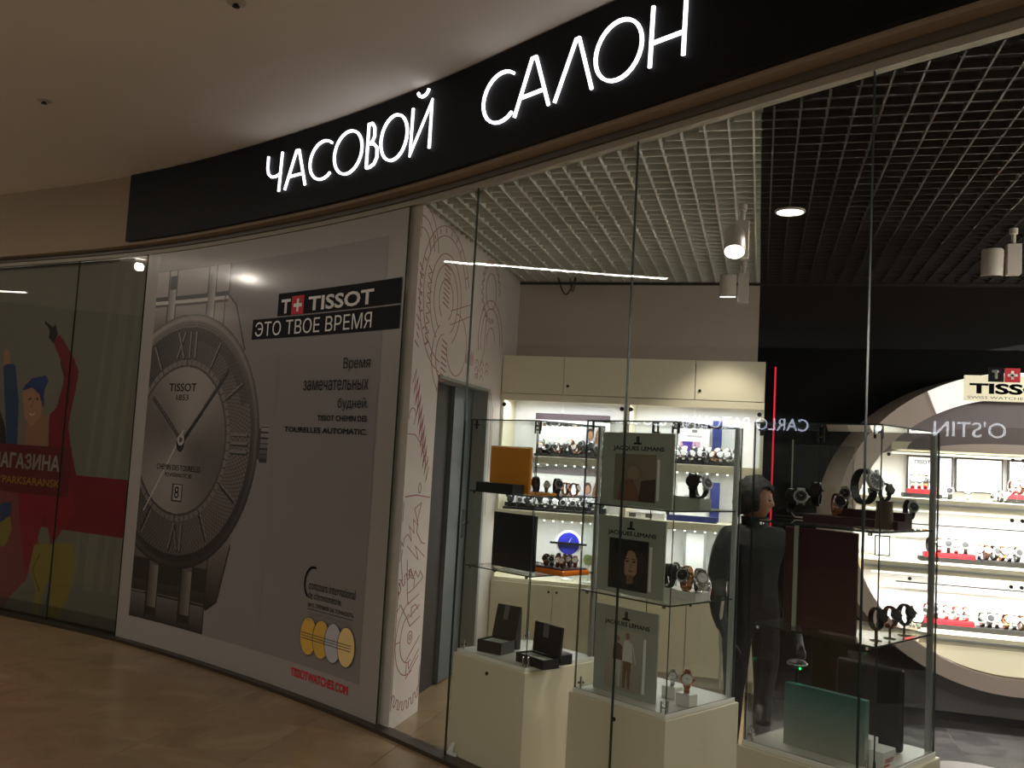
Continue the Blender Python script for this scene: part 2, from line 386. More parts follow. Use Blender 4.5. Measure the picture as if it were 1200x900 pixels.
# ------------------------------------------------------------------ structure
BACK = 7.07; MX = -1.92; SPL = -.04; ZG = 2.955; RX = 3.3
TS = .59; TX0 = -1.785
flo = MB().box(-26, 8, -14, 9, -.2, -.012).build('floor', M['grout']); struct(flo)
x0s = [TX0+TS*k for k in range(-12, 3)]
def tile_mesh(a, b, nm, m, t=.0022):
    h = t/2; mb = MB(); mb.box(h, a-h, h, b-h, -.012, 0); return mb.mesh(nm, m)
tmesh = tile_mesh(TS, TS, 'tile', M['tile']); tlast = tile_mesh(SPL-(TX0+TS*2), TS, 'tile', M['tile'])
for k in range(-12, 3):
    for j in range(0, 8):
        inst('tile', tmesh if k < 2 else tlast, flo, (TX0+TS*k, 2.35+TS*j, 0))
tb = tile_mesh(.6, .6, 'dark_tile', M['tileb'], .003)
for k in range(0, 6):
    for j in range(0, 7):
        if 2.48+.6*j+.6 > fy(min(3.3, SPL+.6*k+.6))-.3: inst('dark_tile', tb, flo, (SPL+.6*k+.015, 2.9+.6*j, 0))
MB().box(SPL, RX, 2.9, 7.1, -.02, -.003).build('dark_floor_bed', M['groutb'], flo)
MB().box(-26, 8, -14, 2.35, -.05, 0).build('far_floor', M['tile'], flo)
MB().box(-26, TX0-TS*12, 2.35, 9, -.05, 0).build('far_floor', M['tile'], flo)
cl = MB(); cl.box(-26, 8, -4.2, 9, 3.572, 3.7); struct(cl.build('ceiling', M['ceil']))
# bulkhead above the glass, channel, trim, floor rail
wf = MB(); band(wf, 0, SMAX, 3.018, 3.572, -.12, .1); struct(wf.build('wall_front', M['wall']))
ch = MB(); band(ch, 0, SMAX, 2.985, 3.018, -.05, .03); struct(ch.build('trim_1', M['channel']))
ch = MB(); band(ch, 0, SMAX, 2.955, 2.985, -.03, .012); struct(ch.build('trim_2', M['trim']))
ch = MB(); band(ch, 0, SMAX, 0, .022, -.04, .05); struct(ch.build('trim_3', M['rail']))
# panes of the storefront
J = [0, .3, 1.4, 2.495, 3.595, 4.45, 7.372, 7.977, 9.09, 10.18, 11.27, 12.37, 13.47, SMAX]
n = 0
for a, b in zip(J[:-1], J[1:]):
    if abs(a-4.45) < .01: continue
    n += 1
    A = Vector(pf(a+.0015, 0)); B = Vector(pf(b-.0015, 0)); t = (B-A).normalized(); nn = Vector((t.y, -t.x, 0))*.006
    mb = MB(); z0, z1 = .015, 2.96
    vs = [A-nn, B-nn, B+nn, A+nn]; vs = [v+Vector((0, 0, z0)) for v in vs]+[v+Vector((0, 0, z1)) for v in vs]
    mb.mi = 2; mb.add(vs, [(0, 1, 5, 4)]); mb.mi = 0; mb.add(vs, [(2, 3, 7, 6)]); mb.mi = 1; mb.add(vs, [(1, 2, 6, 5), (3, 0, 4, 7), (0, 3, 2, 1), (4, 5, 6, 7)])
    struct(mb.build('window_%d' % n, [gf, M['edge'], gi_]))
wb = MB(); band(wb, 0, 7.05, 0, 3.02, -.34, -.26, .3); struct(wb.build('light_stop_wall', M['dark_room']))  # unseen wall added to stop world light leaking past the poster
# shop walls
D0, D1, DZ = 5.27, 6.36, 2.02
ML = fy(MX)+.03
ml = MB(); ml.prism([(MX-.16, D0), (MX-.16, fy(MX-.16)+.03), (MX, fy(MX)+.03), (MX, D0)], lambda x, y: (x, y, 0), lambda x, y: (x, y, 3.0)).box(MX-.16, MX, D0, D1, DZ, 3.35).box(MX-.16, MX, D1, BACK+.1, 0, 3.35)
wl = struct(ml.build('wall_left', M['mural']))
struct(MB().box(MX, SPL, BACK, BACK+.1, 0, 3.35).build('wall_back', M['inner']))
struct(MB().box(SPL, RX+.1, BACK, BACK+.1, 0, 3.35).build('wall_back_black', M['black']))
struct(MB().box(RX, RX+.1, fy(RX)+.1, BACK, 0, 3.35).build('wall_right', M['black']))
struct(MB().box(MX-2.2, MX-.16, BACK-.3, BACK-.2, 0, 3).build('wall_back_room', M['dark_room']))
# soffit slabs above the open grid
def poly_slab(name, pts, z0, z1, m):
    mb = MB(); mb.prism(pts, lambda x, y: (x, y, z0), lambda x, y: (x, y, z1)); return struct(mb.build(name, m))
def edge_pts(xa, xb, off=.14, n=14): return [(x, fy(x)+off) for x in np.linspace(xa, xb, n)]
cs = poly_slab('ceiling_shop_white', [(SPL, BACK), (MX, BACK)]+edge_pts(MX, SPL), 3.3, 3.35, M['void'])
cbk = poly_slab('ceiling_shop_black', [(RX, BACK), (SPL, BACK)]+edge_pts(SPL, RX), 3.3, 3.35, M['black'])
G = .1; bt = .004
def grid(x0, x1, parent, m, nm):
    cache = {}
    k = 0
    x = x0+G/2
    while x < x1:
        y0 = fy(x)+.05; b = MB().box(-bt, bt, 0, BACK-.004-y0, 0, .032); o = b.build(nm, m, parent); o.location = (x, y0, ZG+.002); x += G
    y = BACK-G/2
    while y > 1.2:
        xa = max(x0+.002, fx(y-.06)+.05); 
        if x1-xa > .05:
            b = MB().box(0, x1-.002-xa, -bt, bt, 0, .03); o = b.build(nm, m, parent); o.location = (xa, y, ZG+.003)
        y -= G
grid(MX, SPL, cs, M['gridw'], 'grid_slat'); grid(SPL, RX, cbk, M['gridb'], 'grid_slat')
# perimeter angle of the grid
MB().box(MX, SPL, BACK-.012, BACK, ZG-.02, ZG).build('edge_angle', M['dark'], cs)
MB().box(SPL, RX, BACK-.012, BACK, ZG-.02, ZG).build('edge_angle', M['dark'], cbk)
# door in the mural wall
dr = struct(empty('door_1', (0, 0, 0)))
fr = MB(); fr.box(MX-.17, MX+.012, D1-.05, D1, 0, DZ).box(MX-.17, MX-.16+.02, D0, D0+.02, 0, DZ).box(MX-.17, MX+.012, D0, D1, DZ-.02, DZ); fr.build('door_frame', M['frame'], dr)
lf = MB(); lf.box(MX-.14, MX-.1, 5.9, D1-.05, .01, DZ-.02); lf = lf.build('door_leaf', M['door'], dr)
MB().box(MX-.16, MX-.13, D0+.02, 5.9, 0, DZ-.02).build('dark_opening_sheet', M['dark_room'], dr)  # dark sheet standing in for the unlit door opening
hd = MB(); hd.box(MX-.1, MX-.094, 6.2, 6.24, .95, 1.15).tube([(MX-.1, 6.22, 1.06), (MX-.05, 6.22, 1.06), (MX-.05, 6.1, 1.06)], .009); hd.build('door_handle', M['chrome'], lf)

# line drawing on the mural wall
def mw(a, b, d): return (MX+d, a, b)
mural = MB()
def mstroke(pts, wd=.0055, closed=False):
    pts = [(max(ML+.012, a), b) for a, b in pts]; pts = [(D0-.014 if (D0-.014 < a < D1-.3 and b < DZ+.03 and b < 1.95) else a, b) for a, b in pts]; pts = [p_ for i, p_ in enumerate(pts) if i == 0 or abs(p_[0]-pts[i-1][0])+abs(p_[1]-pts[i-1][1]) > 1e-5]
    if len(pts) < 2: return
    mural.ribbon(pts, wd, mw, .0, .0012, closed)
def circ(cy, cz, r, a0=0, a1=360, n=None, ry=1.): 
    n = n or max(8, int(abs(a1-a0)/12)); return [(cy+r*ry*math.cos(math.radians(a0+(a1-a0)*i/n)), cz+r*math.sin(math.radians(a0+(a1-a0)*i/n))) for i in range(n+1)]
def gear(cy, cz, r, teeth, h, a0=0, a1=360):
    P = []
    for i in range(int(teeth*abs(a1-a0)/360)):
        for k, rr in ((0, r), (.35, r), (.45, r+h), (.8, r+h), (.9, r)):
            a = math.radians(a0+360/teeth*(i+k)); P.append((cy+rr*math.cos(a), cz+rr*math.sin(a)))
    return P
YL = ML+.02
gc1 = onx(523, 352, MX)
for r in (.46, .40): mstroke(circ(*gc1, r, 20, 262))
for i in range(16):
    a = 30+i*14; mstroke([(gc1[0]+rr*math.cos(math.radians(a)), gc1[1]+rr*math.sin(math.radians(a))) for rr in (.415, .445)], .009)
for r in (.29, .22, .13): mstroke(circ(*gc1, r, -60, 240))
for i in range(9): mstroke([(gc1[0]-.06, gc1[1]+.22-i*.03), (gc1[0]+.05, gc1[1]+.2-i*.03)], .008)
for i in range(7): mstroke([(gc1[0]-.03, gc1[1]-.25-i*.035), (gc1[0]+.07, gc1[1]-.27-i*.035)], .008)
mstroke(circ(gc1[0]+.25, gc1[1]-.25, .2, -170, 100)); mstroke(circ(gc1[0]+.02, gc1[1]-.36, .22, 120, 300)); mstroke(circ(gc1[0]+.02, gc1[1]-.36, .15, 100, 320))
mstroke([(gc1[0]+.1, gc1[1]-.05), (gc1[0]+.5, gc1[1]+.06)]); mstroke([(gc1[0]+.1, gc1[1]-.14), (gc1[0]+.5, gc1[1]-.02)])
gc2 = onx(497, 290, MX)
for r in (.2, .13, .27): mstroke(circ(gc2[0]-.02, gc2[1]-.02, r, 10, 150))
for i in range(10): mstroke([(ML+.02+.01*(i % 3), gc2[1]-.1-i*.05), (ML+.08, gc2[1]-.13-i*.05)], .008)
for i in range(8): mstroke([(ML+.17, gc1[1]+.15-i*.06), (ML+.23, gc1[1]+.12-i*.06), (ML+.17, gc1[1]+.1-i*.06)], .007)
# feather like rows running down the left side
for j in range(3):
    z = 2.05-.0*j; pts = []
    for i in range(9):
        yy = ML+.03+i*.03+j*.035; zz = 1.93-i*.06-j*.04
        pts += [(yy, zz), (yy+.045, zz+.085)]
    pts = [(min(y, D0-.015), z_) for y, z_ in pts]; mstroke(pts, .0065)
mstroke([(ML+.0, 1.64), (ML+.12, 1.64), (ML+.24, 1.58), (ML+.33, 1.46)]); mstroke(circ(ML+.06, 1.74, .05, -60, 200)); mstroke(circ(ML+.25, 1.33, .03, 0, 360, ry=.7))
# mechanisms on the far part above the door and beside the cabinets
gc3 = onx(563, 395, MX)
for r in (.3, .24, .1): mstroke(circ(gc3[0]+.25, gc3[1]+.0, r, 0, 200))
mstroke(gear(gc3[0]+.2, gc3[1]+.36, .2, 22, .03, 0, 300)); mstroke(circ(gc3[0]+.2, gc3[1]+.36, .13)); 
for i in range(9): mstroke([(gc3[0]-.3+i*.02, gc3[1]-.12-.03*(i % 2)), (gc3[0]-.3+i*.02, gc3[1]-.22)], .006)
for i in range(8): mstroke(circ(gc3[0]-.05+.12*(i % 3), gc3[1]-.2-.05*(i//3), .035, 0, 180, 6), .006)
mstroke([(gc3[0]-.05, gc3[1]-.3), (gc3[0]+.1, gc3[1]-.1), (gc3[0]+.12, gc3[1]+.2)]); mstroke([(D1+.06, 2.0), (D1+.1, 1.6), (D1+.07, 1.1)]); mstroke([(D1+.12, 1.9), (D1+.14, 1.45)])
# lower panel: cogwheel, hands and folded shapes
mstroke([(ML+.03, 1.285), (ML+.2, 1.29), (D0-.015, 1.27)], .007)
gl = onx(478, 748, MX)
mstroke(gear(gl[0]+.05, gl[1]-.0, .36, 34, .045, 95, 330)); mstroke(circ(gl[0]+.03, gl[1], .035, ry=1)); mstroke(circ(gl[0]+.03, gl[1], .014))
mstroke(circ(gl[0]+.02, gl[1]-.0, .21, 100, 290)); mstroke(circ(gl[0]+.02, gl[1], .14, 100, 290)); mstroke([(gl[0]-.19, gl[1]+.0), (gl[0]-.12, gl[1]-.0)]); mstroke([(gl[0]-.0, gl[1]-.14), (gl[0]-.0, gl[1]-.21)])
def ppx(L): return [(min(a, D0-.012), b) for a, b in (onx(430+x/2.5, 520+y/2.5, MX) for x, y in L)]
for Lp in [[(97, 172), (92, 200), (78, 232), (70, 228), (84, 215), (97, 172)], [(60, 355), (66, 310), (76, 350), (80, 300), (92, 335), (97, 288), (106, 300), (110, 275)],
           [(110, 275), (120, 265), (130, 285), (124, 240), (138, 262), (136, 222), (150, 240), (140, 190), (160, 172)], [(160, 172), (150, 215), (146, 260), (160, 290), (170, 292)],
           [(104, 310), (100, 345), (104, 400), (92, 400)], [(118, 300), (150, 340), (142, 300), (168, 330)], [(118, 340), (118, 440), (136, 425), (140, 395), (128, 392), (122, 370)], [(120, 385), (130, 370), (136, 392), (142, 372), (150, 392), (156, 372), (165, 392)],
           [(136, 425), (165, 390)], [(118, 440), (120, 470), (152, 440)], [(72, 500), (98, 472), (118, 515), (155, 470)], [(118, 515), (125, 535), (155, 505)], [(130, 510), (130, 480), (142, 470), (150, 485)], [(112, 640), (155, 560)], [(112, 690), (150, 620)], [(120, 640), (122, 660), (152, 600)],
           [(50, 480), (60, 510), (58, 470), (72, 500), (68, 455), (82, 480), (76, 430), (92, 455), (86, 410), (100, 425)],
           [(30, 690), (42, 700), (34, 720), (48, 725), (40, 750), (52, 750), (46, 790), (60, 790)], [(26, 740), (34, 752), (28, 772), (38, 780)]]:
    mstroke(ppx(Lp), .0055)
mo = mural.build('line_drawing', M['line'], wl, 'red-brown line drawing of cogs and clockwork on the white wall')

# hanging cable above the cabinets
kx, kz = ony(664, 330, 6.9)
cb = MB(); cb.tube([(kx-.07+.14*t, 6.9, ZG-.0-.14*math.sin(PI*t)+.01) for t in np.linspace(0, 1, 9)], .006, 6).tube([(kx+.02+.05*t, 6.93, ZG-.11*math.sin(PI*t)+.01) for t in np.linspace(0, 1, 7)], .005, 6)
tag(cb.build('hanging_cable', M['dark']), 'dark loop of cable hanging from the white grid ceiling', 'cable')

# ------------------------------------------------------------------ illuminated shop sign
sg = thing('shop_sign', 'long black curved fascia sign with glowing white letters above the storefront', 'sign', pf(7, 3.04, .1))
def loc(mp, root):
    R = root.matrix_basis.to_3x3().transposed() if False else Matrix.Rotation(-root.rotation_euler.z, 3, 'Z'); L = Vector(root.location)
    return lambda *a: tuple(R @ (Vector(mp(*a))-L))
sb = MB()
_pf = pf
b0 = MB(); band(b0, 4.335, SMAX-.2, 3.04, 3.565, .101, .135)
L0 = Vector(sg.location); b0.v = [tuple(Vector(v)-L0) for v in b0.v]; b0.build('sign_panel', M['signface'], sg)
smap = loc(lambda s, z, d: pf(s, z, .136+d), sg)
ZT, ZB = 3.458, 3.193; zm = (ZT+ZB)/2; zh = (ZT-ZB)/2
def arcp(cs_, cz, rs, rz, a0, a1, n=18): return [(cs_+rs*math.cos(math.radians(a0+(a1-a0)*i/n)), cz+rz*math.sin(math.radians(a0+(a1-a0)*i/n))) for i in range(n+1)]
GLY = [
 [[(6.045, ZT-.005), (6.045, 3.375), (6.06, 3.33), (6.095, 3.305), (6.14, 3.3), (6.19, 3.312)], [(6.2, ZT), (6.19, ZB)]],
 [[(6.256, ZB), (6.358, ZT-.02), (6.385, ZT-.02), (6.478, ZB)], [(6.295, 3.275), (6.445, 3.275)]],
 [arcp(6.65, zm, .135, zh-.01, 50, 310)],
 [arcp(6.91, zm, .14, zh, 0, 360, 28)[:-1]],
 [[(7.105, ZB), (7.105, ZT), (7.14, ZT), (7.165, ZT-.03), (7.17, 3.375), (7.15, 3.345), (7.105, 3.335)], [(7.105, 3.34), (7.165, 3.33), (7.2, 3.3), (7.205, 3.24), (7.18, 3.205), (7.14, ZB), (7.105, ZB)]],
 [arcp(7.36, zm, .125, zh, 0, 360, 28)[:-1]],
 [[(7.528, ZT), (7.525, ZB), (7.7, ZT), (7.7, ZB)], arcp(7.615, 3.545, .05, .04, 190, 350, 8)],
 [arcp(8.29, zm, .14, zh-.005, 50, 310)],
 [[(8.4, ZB), (8.51, ZT), (8.54, ZT), (8.645, ZB)], [(8.44, 3.28), (8.6, 3.28)]],
 [[(8.685, ZB), (8.81, ZT), (8.83, ZT), (8.925, ZB)]],
 [arcp(9.075, zm, .135, zh, 0, 360, 28)[:-1]],
 [[(9.266, ZT), (9.26, ZB)], [(9.441, ZT), (9.437, ZB)], [(9.262, 3.296), (9.439, 3.293)]],
]
for gi, gly in enumerate(GLY):
    mb = MB()
    for st in gly:
        ring = len(st) == 28
        mb.ribbon(st, .0145, smap, -.001, .01, ring)
    mb.build('letter', M['letter'], sg, None if gi else 'glowing white letter')

# ------------------------------------------------------------------ big watch advertisement on the storefront
bn = thing('advertising_banner', 'tall printed banner with a giant steel watch, covering the storefront left of the glass', 'banner', pf(5.9, .022, .02))
BO = .0
bmap = lambda o: loc(lambda s, z, d=0: pf(s, z, BO+o+d), bn)
mb = MB(); band(mb, 4.455, 7.372, .023, 2.953, BO-.018, BO); L0 = Vector(bn.location); mb.v = [tuple(Vector(v)-L0) for v in mb.v]; mb.build('backing_board', M['banner'], bn)
def surf(name, s0, s1, z0, z1, o, m, parent, mpf, label=None):
    ss = [s0]+[k*.1 for k in range(int(s0/.1)+1, int(s1/.1)+1) if s0+1e-3 < k*.1 < s1-1e-3]+[s1]; b = MB(); vs = []
    for s in ss: vs += [mpf(s, z0), mpf(s, z1)]
    b.add(vs, [(2*i, 2*i+2, 2*i+3, 2*i+1) for i in range(len(ss)-1)]); return b.build(name, m, parent, label)
surf('grey_field', 4.6, 7.187, .2, 2.808, 0, M['bannerg'], bn, bmap(.0015))
# the giant watch
WC = (5.055, 1.53); rng = np.random.RandomState(3)
p = Paint(4.6, 6.14, .2, 2.808, .0065, c3(124, 118, 114))
A, B = p.A, p.B
def grad(axis, lo, hi, cl_, ch_, sharp=1.):
    cl_, ch_ = np.array(cl_), np.array(ch_)
    def f(a, b):
        t = np.clip(((a if axis == 'a' else b)-lo)/(hi-lo), 0, 1)**sharp; return cl_[None]*(1-t[:, None])+ch_[None]*t[:, None]
    return f
# bracelet above: links hang down from z 2.8 to the case
k0, k1, k2 = c3(200, 192, 186), c3(120, 112, 108), c3(70, 62, 58)
p.rect(4.6, 5.5, 2.58, 2.8, grad('b', 2.55, 2.82, c3(150, 142, 136), c3(196, 188, 182)))
p.rect(4.6, 5.5, 2.2, 2.58, grad('b', 2.3, 2.58, c3(90, 82, 78), c3(170, 160, 152)))
p.poly([(5.49, 2.57), (5.58, 2.52), (5.74, 2.18), (5.72, 1.9), (5.3, 2.2), (5.3, 2.57)], grad('a', 5.3, 5.75, c3(172, 162, 154), c3(128, 118, 112)))
p.line([(5.5, 2.58), (5.6, 2.5), (5.74, 2.18)], .016, c3(60, 52, 50))
for a in (4.75, 5.24):
    p.rect(a, a+.1, 2.3, 2.74, grad('a', a, a+.1, c3(120, 112, 106), c3(206, 198, 190)))
    p.line([(a, 2.8), (a, 2.3)], .012, c3(64, 56, 54)); p.line([(a+.1, 2.8), (a+.1, 2.3)], .012, c3(64, 56, 54))
p.rect(4.6, 5.5, 2.575, 2.605, c3(54, 46, 44)); p.rect(4.6, 5.5, 2.545, 2.575, c3(206, 200, 194)); p.rect(4.6, 5.5, 2.53, 2.545, c3(80, 72, 68))
for a in (4.75, 5.24): p.rect(a+.006, a+.094, 2.42, 2.73, grad('a', a, a+.1, c3(110, 104, 98), c3(200, 192, 186)))
p.rect(4.76, 4.84, 2.66, 2.76, c3(50, 42, 40)); p.line([(5.5, 2.8), (5.5, 2.6)], .014, c3(56, 50, 48)); p.line([(5.46, 2.6), (5.46, 2.2)], .01, c3(80, 72, 68))
p.rect(5.505, 5.53, 2.6, 2.8, c3(120, 112, 108))
# bracelet below
p.poly([(4.6, 1.0), (5.75, 1.0), (5.745, .83), (5.64, .44), (5.52, .37), (4.6, .37)], grad('b', .4, .95, c3(58, 50, 46), c3(164, 152, 142), 1.2))
p.rect(4.6, 5.51, .48, .64, c3(46, 38, 36), .85)
p.rect(4.6, 5.5, .2, .4, grad('b', .2, .42, c3(70, 62, 60), c3(150, 140, 136)))
p.line([(5.75, .83), (5.64, .44), (5.52, .37)], .016, c3(40, 34, 32)); p.line([(5.5, .9), (5.5, .2)], .012, c3(50, 42, 40)); p.line([(4.6, .385), (5.5, .39)], .012, c3(40, 34, 32))
for a in (4.79, 5.2):
    p.rect(a, a+.13, .24, .8, grad('a', a, a+.13, c3(84, 74, 68), c3(176, 164, 152))); p.rect(a, a+.13, .24, .3, c3(60, 52, 48)); p.rect(a, a+.13, .6, .72, c3(120, 110, 102))
    p.line([(a, .85), (a, .2)], .02, c3(44, 36, 34)); p.line([(a+.13, .85), (a+.13, .2)], .014, c3(60, 52, 48))
# crown
p.rect(5.96, 6.0, 1.43, 1.64, c3(80, 72, 70)); p.rect(6.0, 6.085, 1.41, 1.66, grad('b', 1.41, 1.66, c3(60, 54, 52), c3(170, 160, 154)))
for i in range(7): p.line([(6.0, 1.43+i*.036), (6.085, 1.43+i*.036)], .01, c3(48, 42, 40))
dA, dB = A-WC[0], B-WC[1]; R = np.sqrt(dA**2+dB**2); TH = np.arctan2(dA, dB)     # angle clockwise from twelve
def rfill(r0, r1, col, al=1): p.fill((R >= r0) & (R < r1), col, al)
lightdir = (np.cos(TH-math.radians(-20))+1)/2
cA = c3(62, 54, 50); cB = c3(140, 130, 122)
col = cA[None, None]*(1-lightdir[..., None])+cB[None, None]*lightdir[..., None]
def rring(r0, r1, mul):
    m = (R >= r0) & (R < r1); p.c[m] = col[m]*mul
rring(.845, .93, 1.); rring(.918, .93, .45); rring(.885, .905, 1.35); rring(.862, .872, .6); rring(.845, .855, .5); rring(.832, .845, .75)
m = (R >= .545) & (R < .832)
tick = np.floor(R/.026).astype(int); rad = np.sin(TH*150+(tick % 2)*PI); pat = .5+.5*np.clip(rad*1.5, -1, 1)*np.abs(np.sin(R/.026*PI))**.5
base = c3(128, 116, 108)[None, None]*(.3+.7*(.5+.5*np.cos(TH-math.radians(115)))[..., None])
p.c[m] = (base*(.45+.75*pat[..., None]))[m]
sh = (R > .74) & (R < .832) & (np.abs(((TH+PI) % (2*PI))-PI-math.radians(-5)) < math.radians(75)); p.fill(sh, c3(66, 58, 54), .6)
rfill(.535, .56, c3(78, 70, 66)); rfill(.553, .59, c3(150, 140, 132), .6)
for i in range(60):
    t = i*PI/30
    p.line([(WC[0]+r*math.sin(t), WC[1]+r*math.cos(t)) for r in (.56, .585 if i % 5 else .6)], .012 if i % 5 == 0 else .008, c3(58, 50, 48))
ms = R < .535
g = np.clip(.5+.45*np.cos((TH-math.radians(20))*2)*np.minimum(1, R/.2)+.0*R, 0, 1)[..., None]
p.c[ms] = (c3(120, 110, 102)[None, None]*(1-g)+c3(190, 180, 170)[None, None]*g)[ms]*.72
for h in (1, 2, 4, 5, 7, 8, 10, 11):
    t = h*PI/6
    for off, cc_, wd in ((-.01, c3(150, 142, 134), .014), (.004, c3(40, 34, 32), .02)):
        p.line([(WC[0]+r*math.sin(t)+off*math.cos(t), WC[1]+r*math.cos(t)-off*math.sin(t)) for r in (.61, .8)], wd, cc_)
def numeral(h, strokes):
    t = h*PI/6; e = (math.cos(t), -math.sin(t)); r_ = (math.sin(t), math.cos(t))
    for (u0, v0, u1, v1) in strokes:
        P = [(WC[0]+e[0]*u+r_[0]*(.7+v), WC[1]+e[1]*u+r_[1]*(.7+v)) for u, v in ((u0, v0), (u1, v1))]
        p.line([(x+.012, y-.008) for x, y in P], .024, c3(44, 38, 36)); p.line(P, .016, c3(140, 130, 124))
numeral(0, [(-.13, -.09, -.05, .09), (-.05, -.09, -.13, .09), (.02, -.09, .02, .09), (.09, -.09, .09, .09)])
numeral(3, [(-.06, -.09, -.06, .09), (0, -.09, 0, .09), (.06, -.09, .06, .09)])
numeral(6, [(-.0, -.09, -.05, .09), (-.0, -.09, .05, .09), (-.09, -.09, -.09, .09)])
p.rect(5.0, 5.13, 1.08, 1.21, c3(60, 52, 50)); p.rect(5.015, 5.115, 1.09, 1.2, c3(176, 168, 160))
# hands
p.line([WC, (4.68, 1.83)], .03, c3(40, 34, 32)); p.line([WC, (4.67, 1.84)], .006, c3(120, 112, 106)); p.line([(5.06, 1.5), (5.57, 2.03)], .036, c3(30, 26, 26)); p.line([(5.06, 1.53), (5.57, 2.04)], .006, c3(120, 112, 106))
p.line([(5.08, 1.6), (4.67, .99)], .01, c3(214, 206, 200)); p.ell(WC[0], WC[1]-.03, .05, .06, c3(34, 30, 30)); p.ell(*WC, .042, .042, c3(190, 182, 174)); p.ell(*WC, .02, .02, c3(70, 62, 60))
pm = print_mat('banner_print', .38, .35)
bgc = c3(124, 118, 114); diff = np.abs(p.c-bgc).sum(2) > 1e-6; k_ = (.36+.5*np.clip((B-.2)/1.9, 0, 1))[..., None]; p.c = np.where(diff[..., None], p.c*k_, p.c)
p.build('watch_picture', bmap(.003), pm, bn, 'printed giant steel wristwatch with roman dial')
bm_ = bmap(.0055); t2 = lambda s, z: bm_(s, z)
text('TISSOT', 4.862, 5.2, 1.885, 1.945, t2, M['ink'], bn, bold=.01)
text('1853', 4.96, 5.11, 1.82, 1.862, t2, M['ink'], bn)
text('CHEMIN DES TOURELLES', 4.79, 5.33, 1.305, 1.345, t2, M['ink'], bn); text('POWERMATIC 80', 4.9, 5.23, 1.255, 1.285, t2, M['ink'], bn)
text('8', 5.035, 5.09, 1.105, 1.19, t2, M['ink'], bn)
bb = bmap(.004)
surf('black_bar', 6.085, 7.346, 2.39, 2.543, 0, M['ink'], bn, bb); surf('black_bar', 5.813, 7.346, 2.242, 2.381, 0, M['ink'], bn, bb)
bt_ = bmap(.0062)
text('T', 6.125, 6.225, 2.405, 2.5, bt_, M['inkwhite'], bn, bold=.03)
surf('red_square', 6.24, 6.37, 2.392, 2.515, 0, M['inkred'], bn, bt_); bx = bmap(.0075)
surf('white_cross', 6.295, 6.318, 2.41, 2.495, 0, M['inkwhite'], bn, bx); surf('white_cross', 6.262, 6.35, 2.441, 2.464, 0, M['inkwhite'], bn, bmap(.0078))
text('TISSOT', 6.42, 7.085, 2.405, 2.5, bt_, M['inkwhite'], bn, bold=.025)
text('ЭТО ТВОЕ ВРЕМЯ', 5.85, 7.08, 2.262, 2.36, bt_, M['inkwhite'], bn)
text('Время', 6.83, 7.095, 2.005, 2.09, bt_, M['ink'], bn); text('замечательных', 6.43, 7.09, 1.89, 1.955, bt_, M['ink'], bn); text('будней.', 6.8, 7.1, 1.765, 1.845, bt_, M['ink'], bn)
text('TISSOT CHEMIN DES', 6.6, 7.1, 1.7, 1.735, bt_, M['ink'], bn, bold=.02); text('TOURELLES AUTOMATIC.', 6.26, 7.108, 1.622, 1.657, bt_, M['ink'], bn, bold=.02)
text('TISSOTWATCHES.COM', 6.512, 7.09, .118, .172, bmap(.003), M['inkred'], bn, bold=.03)
text('concours international', 6.64, 7.105, .665, .72, bt_, M['ink'], bn); text('de chronométrie', 6.64, 6.97, .61, .655, bt_, M['ink'], bn)
text('2013. ПРЕМИЯ ЗА ТОЧНОСТЬ', 6.64, 7.1, .56, .585, bt_, M['ink'], bn, bold=.01)
text('STEP YOUR CENTRALISE, ROCK', 6.64, 7.09, .51, .53, bt_, M['inkgrey'], bn); text('ROCK YOUR SOUL TIMER', 6.64, 6.99, .478, .497, bt_, M['inkgrey'], bn)
mb = MB(); mb.ribbon(arcp(6.68, .7, .085, .1, 75, 235, 14), .014, lambda a, b, d: bt_(a, b), 0, 0); mb.build('curved_mark', M['ink'], bn)
surf('thin_rule', 6.64, 7.1, .545, .548, 0, M['ink'], bn, bt_)
for i, (cx_, mm) in enumerate(((6.67, 'inkyellow'), (6.8, 'inkyellow'), (6.92, 'inkgrey'), (7.05, 'inkyellow'))):
    ez = bmap(.0058+.0006*i); pts = arcp(cx_, .385, .085, .115, 0, 360, 26)[:-1]
    MB().add([ez(a, b) for a, b in pts], [tuple(range(26))]).build('medal', mat('grey_silver_print', C(176, 172, 172), .6) if mm == 'inkgrey' else M[mm] if i < 3 else mat('pale_gold_print', C(222, 190, 120), .6), bn)
    e2 = bmap(.0062+.0006*i); mb = MB(); mb.ribbon(pts, .006, lambda a, b, d: e2(a, b), 0, 0, True); mb.build('medal_outline', M['inkgrey'], bn)
for k in range(3):
    e3 = bmap(.0092); mb = MB(); mb.ribbon([(6.6, .4-.016*k), (7.1, .4-.016*k)], .004, lambda a, b, d: e3(a, b), 0, 0); mb.build('thin_rule', M['inkgrey'], bn)

